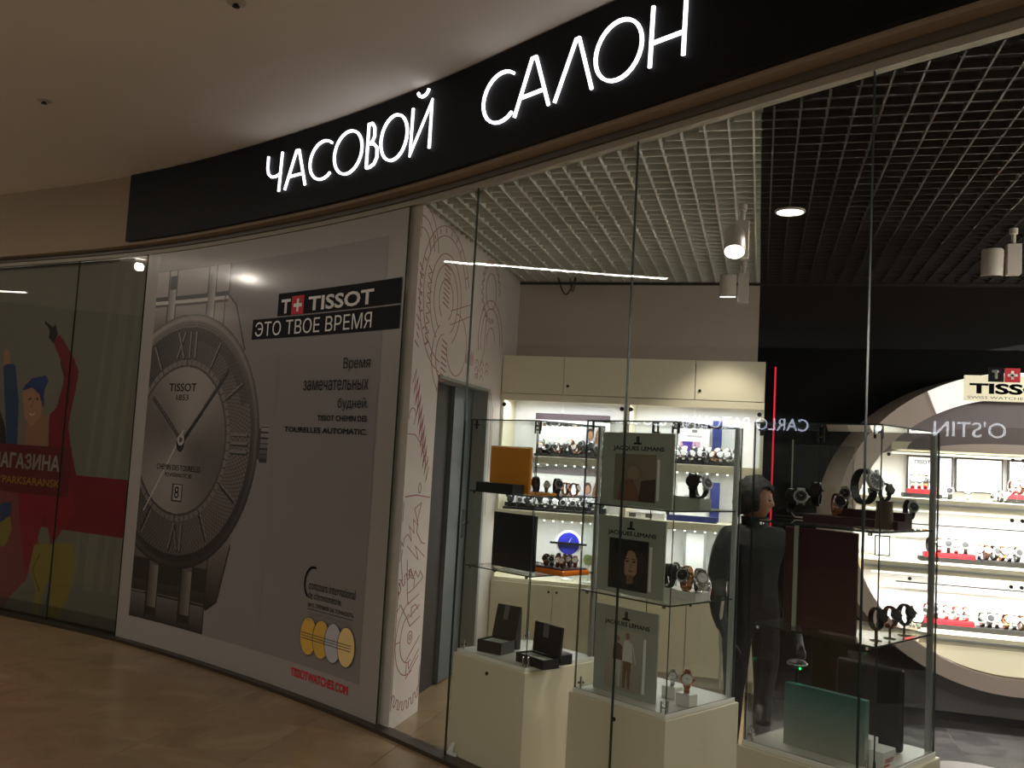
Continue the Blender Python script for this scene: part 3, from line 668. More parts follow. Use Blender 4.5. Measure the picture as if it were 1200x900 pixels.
# ------------------------------------------------------------------ poster in the neighbouring window
PO = -.07
ps = thing('window_poster', 'large dim poster behind the left glass with cheering people in red and yellow', 'poster', pf(3, .02, PO))
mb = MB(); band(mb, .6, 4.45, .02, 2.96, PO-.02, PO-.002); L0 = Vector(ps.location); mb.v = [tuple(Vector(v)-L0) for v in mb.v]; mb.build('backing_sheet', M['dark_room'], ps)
pp = Paint(1.4, 4.44, .03, 2.95, .009, c3(104, 104, 90))
def hx(L): return [hit(x, y, PO) for x, y in L]
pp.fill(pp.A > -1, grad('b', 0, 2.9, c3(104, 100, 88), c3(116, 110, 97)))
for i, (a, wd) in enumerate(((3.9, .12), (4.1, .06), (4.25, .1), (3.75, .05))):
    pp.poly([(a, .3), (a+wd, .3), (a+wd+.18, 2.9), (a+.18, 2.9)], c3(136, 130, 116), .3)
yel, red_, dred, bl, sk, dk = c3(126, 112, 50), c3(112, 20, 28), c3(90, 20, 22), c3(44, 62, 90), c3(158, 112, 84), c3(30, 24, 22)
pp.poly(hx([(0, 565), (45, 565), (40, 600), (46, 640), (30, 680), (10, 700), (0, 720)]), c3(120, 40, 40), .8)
pp.rect(3.3, 4.44, .74, 1.19, red_)
pp.poly(hx([(20, 560), (82, 560), (88, 600), (60, 640), (52, 600), (42, 640), (30, 675), (25, 640)]), c3(126, 26, 34))
pp.poly(hx([(40, 638), (86, 636), (88, 665), (80, 700), (68, 728), (55, 726), (60, 690), (56, 680), (48, 700), (44, 724), (36, 722), (42, 690), (34, 668)]), yel)
pp.line(hx([(62, 645), (58, 690), (50, 722)]), .02, c3(80, 70, 24)); pp.line(hx([(46, 650), (38, 668), (46, 692)]), .014, c3(90, 80, 30))
pp.poly(hx([(0, 598), (10, 596), (14, 620), (6, 640), (0, 640)]), yel); pp.poly(hx([(0, 590), (14, 588), (12, 604), (0, 612)]), bl)
# raised blue arm at the left edge
pp.poly(hx([(4, 430), (8, 424), (18, 428), (22, 470), (20, 525), (8, 525), (6, 480)]), bl); pp.poly(hx([(3, 428), (6, 408), (11, 412), (13, 426)]), sk); pp.poly(hx([(0, 480), (6, 500), (8, 526), (0, 526)]), dk)
# woman with hat and raised arm
pp.poly(hx([(28, 526), (30, 500), (34, 486), (54, 486), (60, 500), (66, 526)]), c3(126, 96, 76))
pp.poly(hx([(58, 486), (66, 478), (74, 450), (76, 436), (72, 425), (62, 400), (70, 392), (78, 404), (86, 418), (92, 434), (90, 452), (84, 478), (80, 500), (84, 530), (90, 560), (74, 562), (56, 530)]), red_)
pp.line(hx([(72, 425), (76, 440)]), .03, dred); pp.line(hx([(84, 440), (80, 470), (70, 500)]), .02, dred)
pp.poly(hx([(57, 395), (58, 386), (52, 378), (53, 376), (62, 383), (65, 380), (68, 392), (62, 402)]), dk)
pp.poly(hx([(26, 462), (30, 448), (40, 442), (50, 447), (52, 462), (50, 478), (46, 494), (36, 500), (29, 490)]), sk)
pp.poly(hx([(30, 496), (38, 500), (50, 484), (58, 490), (52, 526), (28, 526)]), c3(140, 100, 76))
pp.poly(hx([(26, 458), (30, 450), (44, 442), (54, 440), (57, 447), (52, 456), (51, 480), (46, 462), (38, 454)]), c3(36, 50, 96)); pp.poly(hx([(30, 450), (38, 443), (48, 441), (56, 443), (50, 455)]), c3(40, 58, 108))
pp.line(hx([(34, 468), (36, 467)]), .016, dk); pp.line(hx([(43, 467), (45, 468)]), .016, dk); pp.line(hx([(35, 485), (38, 487), (41, 484)]), .012, c3(190, 170, 160)); pp.line(hx([(39, 470), (37, 478)]), .01, c3(120, 76, 56))
pp.rect(1.4, 3.62, 1.0, 1.41, c3(92, 24, 26))
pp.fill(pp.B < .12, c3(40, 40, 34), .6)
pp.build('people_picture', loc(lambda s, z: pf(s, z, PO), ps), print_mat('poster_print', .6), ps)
pmp = loc(lambda s, z: pf(s, z, PO+.004), ps)
h0 = hit(0, 540, PO); h1 = hit(71, 540, PO)
text('МАГАЗИНА', h1[0]-.92, h1[0]+.0, 1.205, 1.34, pmp, mat('pale_poster_ink', C(150, 140, 128), .6), ps, bold=.03)
text('CITYPARKSARANSK', h1[0]-.98, h1[0]+.02, 1.075, 1.14, pmp, mat('ochre_poster_ink', C(150, 116, 40), .6), ps, bold=.02)

# ------------------------------------------------------------------ corridor fittings
def downlight(x, y, z, r, label, group=None, up=.0):
    t = thing('ceiling_downlight', label, 'lamp', (x, y, z), 0, group)
    MB().lathe([(r*1.15, 0), (r*1.15, -.008), (r, -.012), (r*.98, -.004)], 24).build('trim_ring', M['lampw'], t)
    MB().lathe([(r*.97, -.003), (r*.97, -.005)], 24).build('lens', M['disc'], t); return t
for i, (x, y) in enumerate(CORR):
    downlight(x, y, 3.572, .07, 'round corridor ceiling downlight mirrored in the banner' if i == 4 else 'round fill downlight added in the corridor ceiling behind the viewer', None if i == 4 else 'added corridor downlights')
t = thing('linear_ceiling_lamp', 'long white linear lamp on the corridor ceiling mirrored in the glass', 'lamp', (-6.1, 3.2, 3.572))
MB().box(-.05, .05, -1.17, 1.17, -.05, 0).build('housing', M['lampw'], t); MB().box(-.022, .022, -1.02, .95, -.056, -.05).build('diffuser', M['tube'], t)
t = thing('linear_ceiling_lamp', 'short linear lamp at the far left end of the corridor ceiling', 'lamp', (-12.05, 4.35, 3.572), math.radians(-38))
MB().box(-.25, .25, -.05, .05, -.05, 0).build('housing', M['lampw'], t); MB().box(-.24, .24, -.03, .03, -.056, -.05).build('diffuser', M['tube'], t)
for i, (px, py) in enumerate(((52, 117), (277, 2))):
    x, y = onz(px, py, 3.572)
    t = thing('ceiling_sprinkler', ['small sprinkler head in the plaster ceiling above the left shop window', 'small sprinkler head in the plaster ceiling at the top edge of the view'][i], 'sprinkler', (x, y, 3.572))
    MB().lathe([(.045, 0), (.045, -.006), (.02, -.012)], 16).build('rosette', M['lampw'], t); MB().lathe([(.01, -.01), (.01, -.02), (.018, -.022), (.018, -.025)], 12).build('nozzle', M['dark'], t)
# shops across the corridor (their lit names mirror in the storefront)
A0 = Vector((-15.2, 6.6)); A1 = Vector((-6.0, -11.1)); dd = (A1-A0).normalized(); an = math.atan2(dd.y, dd.x)
ow = MB().box(0, (A1-A0).length, -.2, 0, 0, 3.572).build('wall_opposite', mat('dim_shopfront', C(22, 20, 18), .7, noise=.05)); ow.location = (A0.x, A0.y, 0); ow.rotation_euler = (0, 0, an); struct(ow)
def opp(name, s, a, b, z0, z1, lab, colr, st):
    # a: pixel-free end points on the opposite front, reading left to right for somebody facing it
    a = Vector(a); b = Vector(b); d = (b-a).normalized(); o = thing(name, lab, 'sign', (a.x, a.y, z0))
    L = (b-a).length; nrm = Vector((-d.y, d.x)); 
    if nrm.x < 0: nrm = -nrm
    m_ = mat(name+'_glow_'+s[:2], colr, .4, emit=st, ecol=colr)
    text(s, 0, L, 0, z1-z0, lambda u, v: (d.x*u+nrm.x*.03, d.y*u+nrm.y*.03, v), m_, o, 'letters', depth=.02); return o
def onwall(P, off=.04):
    P = Vector(P); k = (P-A0).dot(dd); q_ = A0+dd*k; n_ = Vector((-dd.y, dd.x)); return q_+n_*off
opp('opposite_shop_sign', 'CARLO PAZOLINI', onwall((-11.27, -1.82)), onwall((-12.0, .1)), 2.2, 2.4, 'thin glowing shop name across the corridor mirrored beside the wall cabinets', (.75, .8, 1, 1), 14)
opp('opposite_shop_sign', "O'STIN", onwall((-9.667, -4.541)), onwall((-10.236, -3.707)), 2.22, 2.46, 'bold glowing shop name across the corridor mirrored inside the round watch display', (.85, .9, 1, 1), 16)

# ------------------------------------------------------------------ shop ceiling lamps
def box_spot(x, y, z, head, label, on=True, yaw=0., gl_=.2):
    t = thing('ceiling_spotlight', label, 'lamp', (x, y, z), yaw)
    MB().lathe([(.022, 0), (.022, -.03), (.012, -.035), (.012, -.09)], 12).build('stem', M['lampw'], t)
    bevel(MB().box(-.036, .036, -.03, .03, -.09-gl_, -.09).build('gear_box', M['lampw'], t))
    hx_, hz_, tilt = head
    R = Matrix.Rotation(tilt, 3, 'X')
    MB().lathe([(.05, .07), (.056, .06), (.056, -.08), (.05, -.08)], 24, c=(hx_, -.02, hz_), rot=R).build('lamp_head', M['lampw'], t)
    c = R @ Vector((0, 0, -.08))
    MB().lathe([(.05, -.0805), (.05, -.082)], 24, c=(hx_, -.02, hz_), rot=R).build('lens', M['disc'] if on else M['dark'], t)
    return t
x, y = onz(871, 240, ZG); box_spot(x, y, ZG, (-.035, -.2, math.radians(-30)), 'lit white spotlight on stem under the white grid ceiling')
spot('spotlight_and_fill_light', (x-.1, y-.12, ZG-.46), LAMP['spot']*2.2, rot=(math.radians(-20), 0, math.radians(20)), ang=100)
x, y = ony(873, 283, 6.3); box_spot(x, 6.3, ZG, (-.1, -.17, math.radians(8)), 'white spotlight near the back wall, beyond the lit one')
spot('spotlight_and_fill_light', (x-.12, 6.25, ZG-.38), LAMP['spot']*1.2, rot=(math.radians(12), 0, 0), ang=90)
x, y = onz(1188, 268, ZG); box_spot(x, y, ZG, (-.11, -.19, math.radians(6)), 'white spotlight with square gear box under the black ceiling above the round display', on=False, gl_=.17)
spot('spotlight_and_fill_light', (2.3, 3.6, ZG-.03), LAMP['spot']*1.8, rot=(math.radians(62), 0, math.radians(14)), ang=60)  # added spot at an unseen downlight, lights the round display in its place
x, y = onz(926, 247, ZG); t = downlight(x, y, ZG, .07, 'round lit downlight set in the black ceiling')
spot('downlight_and_fill_light', (x, y, ZG-.02), LAMP['down'], ang=140)
t = thing('fill_pendant', 'unseen hanging lamp added to fill the shop with light, beyond the right edge', 'lamp', (2.75, 4.6, 2.2))  # invented lamp out of view, added to brighten the shop walls
MB().box(-.03, .03, -.9, .9, 0, .06).build('housing', M['lampw'], t); MB().box(-.025, .025, -.88, .88, -.012, 0).box(-.02, .02, -.88, .88, .06, .07).build('diffuser', M['lightbox'], t)
MB().box(-.003, .003, -.703, -.697, .07, .755).box(-.003, .003, .697, .703, .07, .755).build('wires', M['dark'], t)
for k in range(3):
    l = bpy.data.lights.new('fill_pendant_light', 'POINT'); l.energy = LAMP['pendant']; l.color = (1, .95, .88); l.shadow_soft_size = .12; o = bpy.data.objects.new('fill_pendant_light', l); COL.objects.link(o); o.location = (2.62, 4.0+.6*k, 2.3)
for i, (x, y) in enumerate(((2.3, 3.6), (2.9, 5.4))):  # unseen downlights added as general fill for the shop
    downlight(x, y, ZG, .07, 'round fill downlight added in the black shop ceiling, out of view on the right', 'added unseen shop downlights')
    spot('downlight_and_fill_light', (x, y, ZG-.02), LAMP['shopfill'], ang=150)

# ------------------------------------------------------------------ watches
def _strap(mb, ra, rb, wd, th, n=20, gap=0):
    """wrist loop seen from the side, axis along x, standing on its lowest point (z=0)"""
    vs = []
    for i in range(n):
        a = 2*PI*i/n
        for (r1, r2) in ((ra, rb), (ra-th, rb-th)):
            for x in (-wd/2, wd/2): vs.append((x, r1*math.sin(a), rb+r2*math.cos(a)))
    fs = []
    for i in range(n):
        j = (i+1) % n; a, b = 4*i, 4*j
        fs += [(a, a+1, b+1, b), (a+3, a+2, b+2, b+3), (a, b, b+2, a+2), (a+1, a+3, b+3, b+1)]
    mb.add(vs, fs, False); return mb
def _strap_mesh(link=False):
    mb = MB(); _strap(mb, .03, .037, .019, .0035, 24)
    if link:
        for i in range(0, 24, 2):
            a = 2*PI*(i+.5)/24
            if abs(a-1.5*PI) < .5: continue
            mb.box(-.0075, .0075, -.0045, .0045, -.0008, .0012, rot=Matrix.Rotation(a, 3, 'X').transposed(), at=(0, .03*math.sin(a), .037+.037*math.cos(a)))
    return mb
WT = Matrix.Rotation(math.radians(-22), 3, 'X')      # dials lean back a little
def _case_mesh():
    mb = MB(); mb.lathe([(.017, -.026), (.02, -.028), (.021, -.034), (.019, -.037), (.0165, -.0372)], 24, c=(0, 0, .037), axis='y', rot=WT)
    mb.tube([WT @ Vector((.02, -.031, 0))+Vector((0, 0, .037)), WT @ Vector((.0255, -.031, 0))+Vector((0, 0, .037))], .003, 8)
    for s in (-1, 1):
        for z in (-1, 1):
            mb.box(-.003, .003, -.032, -.026, -.004, .006, rot=WT, at=(s*.009, .001, .037+z*.019))
    return mb
def _dial_mesh(): return MB().lathe([(.0163, -.0374), (.0163, -.0376)], 24, c=(0, 0, .037), axis='y', rot=WT)
def _hand_mesh():
    mb = MB()
    for L, a in ((.008, 60), (.0125, -40)):
        a = math.radians(a); mb.add([WT @ Vector(v)+Vector((0, 0, .037)) for v in [(-.0008*math.cos(a), -.0381, .0008*math.sin(a)), (.0008*math.cos(a), -.0381, -.0008*math.sin(a)), (L*math.sin(a), -.0381, L*math.cos(a))]], [(0, 1, 2)])
    for k in range(12):
        a = k*PI/6; r0, r1 = .0125, .015; w_ = .0006
        mb.add([WT @ Vector((r*math.sin(a)+w_*s*math.cos(a), -.0381, r*math.cos(a)-w_*s*math.sin(a)))+Vector((0, 0, .037)) for r, s in ((r0, -1), (r0, 1), (r1, 1), (r1, -1))], [(0, 1, 2, 3)])
    return mb
_mc = {}
def cm(key, fn, m):
    k = (key, m.name)
    if k not in _mc: _mc[k] = fn().mesh(key, m)
    return _mc[k]
WST = {'black': ('blk', 'steel', 'dialb', 'dialw'), 'steel': ('chrome', 'chrome', 'dialw', 'ink'), 'gold': ('gold', 'gold', 'dialw', 'ink'), 'brown': ('strapbr', 'gold', 'dialw', 'ink'), 'dark': ('dark', 'dark', 'dialb', 'gold'), 'two': ('gold', 'chrome', 'dialb', 'gold')}
def watch(style, label, x, y, z, rz=0, sc=1., group=None, stand=None):
    s = WST[style]; t = thing('wristwatch', label, 'watch', (x, y, z), rz, group); t.scale = (sc,)*3
    link = style in ('steel', 'gold', 'two', 'dark')
    lift = .0
    if stand: lift = stand
    for nm, fn, m in (('strap', (lambda: _strap_mesh(link)) if link else _strap_mesh, s[0]), ('case', _case_mesh, s[1]), ('dial', _dial_mesh, s[2]), ('hands', _hand_mesh, s[3])):
        o = inst(nm, cm(nm+('_link' if nm == 'strap' and link else ''), fn, M[m]), t, (0, 0, lift))
    if stand:
        MB().tube([(0, .0, 0), (0, .0, lift+.001)], .004, 8).box(-.014, .014, -.014, .014, 0, .003).build('stand', M['brown'] if stand > .03 else M['white'], t)
    return t
def small_mesh(style):
    s = WST[style]; mb = MB(); _strap(mb, .028, .035, .017, .004, 12)
    mb.mi = 1; mb.lathe([(.019, -.026), (.0205, -.033), (.016, -.036)], 12, c=(0, 0, .035), axis='y', rot=WT)
    mb.mi = 2; mb.lathe([(.0155, -.0362), (.0155, -.0364)], 12, c=(0, 0, .035), axis='y', rot=WT)
    return mb.mesh('wristwatch', [M[s[0]], M[s[1]], M[s[2]]])
SM = {k: small_mesh(k) for k in WST}
SWORD = {'black': 'black-strapped watch', 'steel': 'steel-bracelet watch', 'gold': 'rose gold watch', 'brown': 'brown-strapped watch', 'dark': 'all-dark watch', 'two': 'two-tone watch'}
ORD = ['first', 'second', 'third', 'fourth', 'fifth', 'sixth', 'seventh', 'eighth', 'ninth', 'tenth', 'eleventh', 'twelfth', 'thirteenth']
def small(style, x, y, z, label, group, rz=0, sc=1.):
    o = inst('wristwatch', SM[style], None, (x, y, z), rz); o.scale = (sc,)*3; return tag(o, label, 'watch', group)

# ------------------------------------------------------------------ white wall cabinets at the back
CY = 6.67; SH = [1.56, 1.145]; NB = .64; NT = 2.0; CT = 2.31
def led(parent, x0, x1, y, z, n, warm=True):
    st = MB().box(x0, x1, y-.005, y+.005, z, z+.004).build('led_strip', M['white'], parent)
    me = MB().lathe([(.004, 0), (.007, -.003), (.004, -.008)], 8).mesh('led', M['bulb']); me2 = MB().lathe([(.004, 0), (.007, -.003), (.004, -.008)], 8).mesh('led', M['bulbw'])
    for i in range(n): inst('led', me2 if (i % 3 == 1 and warm) else me, st, (x0+(i+.5)*(x1-x0)/n, y, z))
def cabinet(x0, x1, label, side):
    W = x1-x0; D = BACK-CY-.006; t = thing('wall_cabinet', label, 'cabinet', (x0, CY, 0)); T = .022
    b = MB().box(0, T, .022, D, 0, CT).box(W-T, W, .022, D, 0, CT).box(T, W-T, .022, D, CT-T, CT).box(T, W-T, .03, D, NT, NT+T).box(T, W-T, .022, D, NB-T, NB).box(T, W-T, .05, D, .0, .08)
    b.build('carcass', M['lam'], t)
    MB().box(T, W-T, D-.012, D, NB, NT).build('back_panel', M['niche'], t)
    MB().box(0, W, .0, .022, NT-.03, NT+.02).build('valance', M['lam'], t)
    for k in range(2):
        a = k*W/2+.002; e = (k+1)*W/2-.002
        bevel(MB().box(a, e, 0, .02, NT+.024, CT).build('upper_door', M['lam'], t), .002, 1)
        bevel(MB().box(a, e, 0, .02, .08, NB-.026).build('base_door', M['lam'], t), .002, 1)
        gdz = MB().box(a+.01, e, .006, .011, NB+.004, NT-.035); g_ = gdz.build('glass_door', gd, t)
        hxx = a+.03 if k == 0 else e-.03
        for hz_ in (NT-.065, NB+.05): MB().lathe([(.016, 0), (.016, .012), (.01, .014)], 12, c=(hxx, -.008, hz_), axis='y').build('hinge', M['dark'], g_)
        MB().lathe([(.009, 0), (.009, .006)], 10, c=(W/2+.03 if k else W/2-.03, -.005, NB-.075), axis='y').build('lock', M['dark'], t)
    MB().lathe([(.011, 0), (.011, .008)], 12, c=(W/2+.035, -.008, NT+.09), axis='y').build('lock', M['dark'], t)
    for z in SH: bevel(MB().box(T, W-T, .028, D-.012, z-.055, z).build('shelf', M['lam'], t), .002, 1)
    led(t, .06, W-.06, .1, NT-.012, 14)
    for z in SH: led(t, .06, W-.06, .06, z-.06, 12, False)
    return t
cabinet(MX+.004, -.955, 'cream wall cabinet with lit glass niche standing against the drawn wall', 0)
cabinet(-.953, .02, 'cream wall cabinet with lit glass niche ending at the black wall', 1)
for x0, x1 in ((MX, -.955), (-.953, .02)):
    xm = (x0+x1)/2
    area('cabinet_led_light', (xm, CY+.11, NT-.025), .85, .05, LAMP['cab'], col=(.95, .97, 1))
    for z in SH: area('cabinet_led_light', (xm, CY+.08, z-.07), .85, .04, LAMP['cabmid'], col=(.98, .98, 1))
def wy(px, py, y): return ony(px, py, y)[0]
def card(name, label, cat, px0, px1, y, z0, z1, m, th=.012, group=None, lean=0):
    x0 = wy(px0, 560, y); x1 = wy(px1, 560, y); t = thing(name, label, cat, ((x0+x1)/2, y, z0), 0, group)
    w_ = (x1-x0)/2; bevel(MB().box(-w_, w_, 0, th, 0, z1-z0).build('board', m, t), .002, 1); return t, w_, z1-z0
def fmap(off): return lambda a, b: (a, -off, b)
def couple(t, x0, x1, h, z0=.02):
    p_ = Paint(x0, x1, z0, h, .004, c3(222, 216, 220)); w_ = x1-x0
    for k, (fx_, hc, bc) in enumerate(((.3, c3(60, 36, 30), c3(190, 170, 196)), (.68, c3(130, 84, 56), c3(210, 200, 214)))):
        cx_ = x0+w_*fx_; p_.poly([(cx_-w_*.26, z0), (cx_-w_*.2, h*.55), (cx_, h*.62), (cx_+w_*.2, h*.55), (cx_+w_*.26, z0)], bc); p_.ell(cx_, h*.78, w_*.15, h*.19, hc); p_.ell(cx_, h*.74, w_*.1, h*.14, c3(206, 150, 124)); 
        if k: p_.poly([(cx_-w_*.17, h*.8), (cx_-w_*.2, h*.45), (cx_-w_*.08, h*.5), (cx_-w_*.1, h*.8)], hc)
    p_.build('people_picture', fmap(.0015), print_mat('poster_print', .6), t)
yb = BACK-.12
for r, (z0, lab) in enumerate(((SH[0], 'white poster with dark top bar and couple, top shelf of left cabinet'), (SH[1], 'white poster with dark top bar and couple, middle shelf of left cabinet'))):
    t, w_, h = card('display_poster', lab, 'poster', 624, 712, yb, z0, z0+(.335 if r == 0 else .33), M['white'])
    MB().box(-w_, w_, -.003, 0, h-.05, h-.0).build('top_bar', M['purple'] if r else mat('plum_bar', C(70, 58, 64), .5), t); couple(t, w_*.3, w_*.95, .24)
for r, (z0, lab) in enumerate(((SH[0], 'white card with small dark emblem on top shelf of right cabinet'), (SH[1], 'white card with small dark emblem on middle shelf of right cabinet'))):
    t, w_, h = card('logo_card', lab, 'card', 794, 830, yb, z0, z0+(.31 if r == 0 else .28), M['white'])
    text('FRÉDÉRIQUE', -w_*.5, w_*.5, h-.11, h-.09, fmap(.001), M['inkgrey'], t, bold=.02); MB().box(-.02, .02, -.002, 0, h-.075, h-.05).build('emblem', M['inkgrey'], t)
    if r == 0:
        pz = Paint(-w_+.01, w_*.4, .05, .17, .005, c3(200, 160, 180)); pz.poly([(-.09, .17), (-.06, .05), (-.03, .05), (-.01, .17)], c3(70, 40, 150)); pz.poly([(.0, .17), (.02, .05), (.05, .05)], c3(150, 60, 130)); pz.ell(.0, .09, .015, .03, c3(235, 170, 80)); pz.build('colour_picture', fmap(.001), print_mat('poster_print', .6), t)
    card('blue_card', 'navy blue upright card beside the white one, %s shelf of right cabinet' % ('top' if r == 0 else 'middle'), 'card', 833, 844, yb-.03, z0, z0+(.33 if r == 0 else .29), M['blue'], .03)
t, w_, h = card('framed_panel', 'white framed blank panel on the bottom shelf of right cabinet', 'frame', 804, 831, yb-.02, NB, NB+.44, M['steel'], .012); MB().box(-w_+.02, w_-.02, -.003, 0, .12, h-.03).build('blank_sheet', M['white'], t)
t, w_, h = card('blue_card', 'long low navy card lying along the middle shelf of right cabinet', 'card', 783, 842, CY+.09, SH[1], SH[1]+.045, M['blue'], .02)
t, w_, h = card('price_card', 'white strip card with grey pictures on the middle shelf, behind the tall grey boards', 'card', 731, 781, CY+.06, SH[1], SH[1]+.05, M['white'], .01)
for k in range(2): MB().box(-w_+.05+.12*k, -w_+.1+.12*k, -.002, 0, .01, .04).build('picture', M['inkgrey'], t)
# rows of small watches in the cabinets
styles = ['black', 'steel', 'two', 'dark', 'steel', 'black', 'gold', 'steel', 'brown', 'dark']
def row(pxa, pxb, n, y, z, label, group, sty=styles, jit=.004, sc=1.2, avoid=()):
    xa, xb = wy(pxa, 560, y), wy(pxb, 560, y)
    for i in range(n):
        x = xa+(xb-xa)*(i+.5)/n+random.uniform(-jit, jit)
        small(sty[(i*7+n) % len(sty)], x, y+random.uniform(-jit, jit), z, '%s, %s from left, %s' % (SWORD[sty[(i*7+n) % len(sty)]], ORD[i], label), group, random.uniform(-.5, .5), sc)
def tray(x0, x1, y0, y1, z, h, m, label, cat='tray'):
    t = thing('display_tray', label, cat, ((x0+x1)/2, (y0+y1)/2, z)); bevel(MB().box(-(x1-x0)/2, (x1-x0)/2, -(y1-y0)/2, (y1-y0)/2, 0, h).build('tray_block', m, t), .003, 2); return t
def stepped(px0, px1, y, z, lab, m=None):
    x0, x1 = wy(px0, 560, y), wy(px1, 560, y); t = thing('display_riser', lab, 'riser', ((x0+x1)/2, y, z)); w_ = (x1-x0)/2
    bevel(MB().box(-w_, w_, -.05, .045, 0, .02).build('lower_step', m or M['dark'], t), .002, 1); bevel(MB().box(-w_, w_, -.003, .045, .02, .05).build('upper_step', m or M['dark'], t), .002, 1); return t
for px0, px1, z, n, nm, sty in ((626, 712, SH[0], 8, 'top shelf of the left cabinet', styles), (593, 712, SH[1], 11, 'middle shelf of the left cabinet', ['black', 'dark', 'steel', 'black', 'steel', 'dark', 'steel', 'black', 'black', 'steel']),
                                (786, 868, SH[0], 9, 'top shelf of the right cabinet', ['steel', 'steel', 'two', 'steel', 'gold', 'steel', 'steel', 'black', 'steel', 'steel']), (656, 727, SH[1], 0, '', styles)):
    if not n: continue
    y = CY+.13; stepped(px0, px1, y, z, 'long dark stepped riser on the '+nm)
    row(px0, px1, n, y-.027, z+.02, 'front row, '+nm, 'front row, '+nm, sty); row(px0+2, px1-2, n-1, y+.021, z+.05, 'raised back row, '+nm, 'back row, '+nm, sty)
row(813, 862, 6, CY+.12, NB, 'bottom shelf of the right cabinet', 'bottom shelf, right cabinet', ['steel', 'gold', 'steel', 'brown', 'two', 'steel', 'steel', 'steel', 'steel', 'steel'], sc=1.15)
x = wy(836, 660, CY+.3); t = thing('pendant_watch', 'white round pocket watch hanging on a dark strap in the right cabinet', 'watch', (x, CY+.36, NB)); MB().box(-.012, .012, 0, .006, .2, .33).build('strap', M['dark'], t); MB().lathe([(.035, 0), (.04, -.006), (.036, -.014)], 20, c=(0, 0, .17), axis='y').build('case', M['chrome'], t); MB().lathe([(.033, -.0145), (.033, -.0155)], 20, c=(0, 0, .17), axis='y').build('dial', M['dialw'], t); MB().tube([(0, .004, 0), (0, .004, .33)], .003, 6).build('hook_rod', M['steel'], t)
# clocks in the lower left niche
def clock(px, y, zc, r, z0, face, rim, label, bar=False):
    x = wy(px, 640, y); t = thing('table_clock', label, 'clock', (x, y, z0))
    MB().lathe([(r*.93, .0), (r*1.1, -.01), (r*1.1, -.03), (r*.93, -.03)], 28, c=(0, 0, zc-z0), axis='y').build('rim', rim, t)
    MB().lathe([(r*.94, -.0305), (r*.94, -.032)], 28, c=(0, 0, zc-z0), axis='y').build('face', face, t)
    mb = MB(); mb.add([(-.003, -.034, zc-z0), (.003, -.034, zc-z0), (r*.3, -.034, zc-z0+r*.6)], [(0, 1, 2)]).add([(0, -.034, zc-z0-.003), (0, -.034, zc-z0+.003), (-r*.5, -.034, zc-z0+r*.1)], [(0, 1, 2)]); mb.build('hands', M['inkwhite'] if bar else M['ink'], t)
    if bar: MB().box(-r*1.6, r*1.6, -.045, -.036, zc-z0-.008, zc-z0+.008).build('crossbar', M['dark'], t)
    MB().lathe([(.05, 0), (.05, .012), (.012, .02), (.01, max(.03, zc-z0-r))], 16, c=(0, -.015, 0)).build('foot', rim, t); return t
zcl = ony(667, 637, CY+.15)[1]
clock(667, CY+.18, zcl, .088, NB, mat('deep_blue_dial', C(40, 44, 170), .3, noise=.5, nscale=30), M['white'], 'round blue clock with pale rim on a stand in the left cabinet', True)
clock(691, CY+.12, ony(691, 656, CY+.12)[1], .04, NB, mat('pale_green_dial', C(190, 200, 140), .4), M['white'], 'small round clock with pale green dial beside the blue one', False)
# red strip light on the black wall
x, z1 = ony(909, 430, BACK-.012); t = thing('red_light_strip', 'thin vertical red glowing strip on the black wall beside the right cabinet', 'lamp', (x, BACK-.012, .2))
MB().box(-.008, .008, 0, .01, 0, z1-.2).build('channel', M['dark'], t); MB().box(-.006, .006, -.003, 0, 0, z1-.2).build('red_tube', mat('red_tube_light', C(220, 30, 50), .4, emit=.9, ecol=C(230, 30, 60)), t)

# ------------------------------------------------------------------ round watch display on the black wall
RCX, RCZ, RF = 1.6, 1.24, 6.5
rg = thing('round_display_unit', 'large round lit watch display recessed in a drum on the black wall', 'display', (RCX, RF, 0))
def ell(a, b, n=72, a0=0, a1=360): return [(a*math.cos(math.radians(a0+(a1-a0)*i/n)), b*math.sin(math.radians(a0+(a1-a0)*i/n))) for i in range(n+1)]
def sweep(rings, n=96, a0=0, a1=360):
    """rings: (a, b, y, cz)"""
    mb = MB(); vs = []; full = a1-a0 == 360; m_ = n if full else n+1
    for a, b, y, cz in rings:
        for i in range(m_):
            t_ = math.radians(a0+(a1-a0)*i/n); vs.append((a*math.cos(t_), y, cz+b*math.sin(t_)))
    K = len(rings); fs = []
    for k in range(K):
        for i in range(n):
            j = (i+1) % m_; l = (k+1) % K; fs.append((k*m_+i, k*m_+j, l*m_+j, l*m_+i))
    if not full: fs += [tuple(k*m_ for k in range(K)), tuple(k*m_+n for k in reversed(range(K)))]
    mb.add(vs, fs, True); return mb
DB = BACK-RF-.004
sweep([(1.1, 1.02, .012, RCZ), (1.19, 1.05, DB, RCZ), (1.0, .9, DB, RCZ-.02), (1.03, .92, .012, RCZ-.02)]).build('drum', M['ringm'], rg)
sweep([(1.102, 1.022, 0, RCZ), (1.102, 1.022, .012, RCZ), (.985, .885, .012, RCZ-.03), (.985, .885, 0, RCZ-.03)]).build('front_ring', M['ringm'], rg)
mb = MB(); pts = ell(1.0, .9, 72)[:-1]; mb.prism(pts, lambda a, b: (a, DB-.03, RCZ-.02+b), lambda a, b: (a, DB-.005, RCZ-.02+b)); mb.build('back_panel', M['niche'], rg)
def chord(z, a=.99, b=.895, cz=RCZ-.02): 
    k = (z-cz)/b; return a*math.sqrt(max(0, 1-k*k))
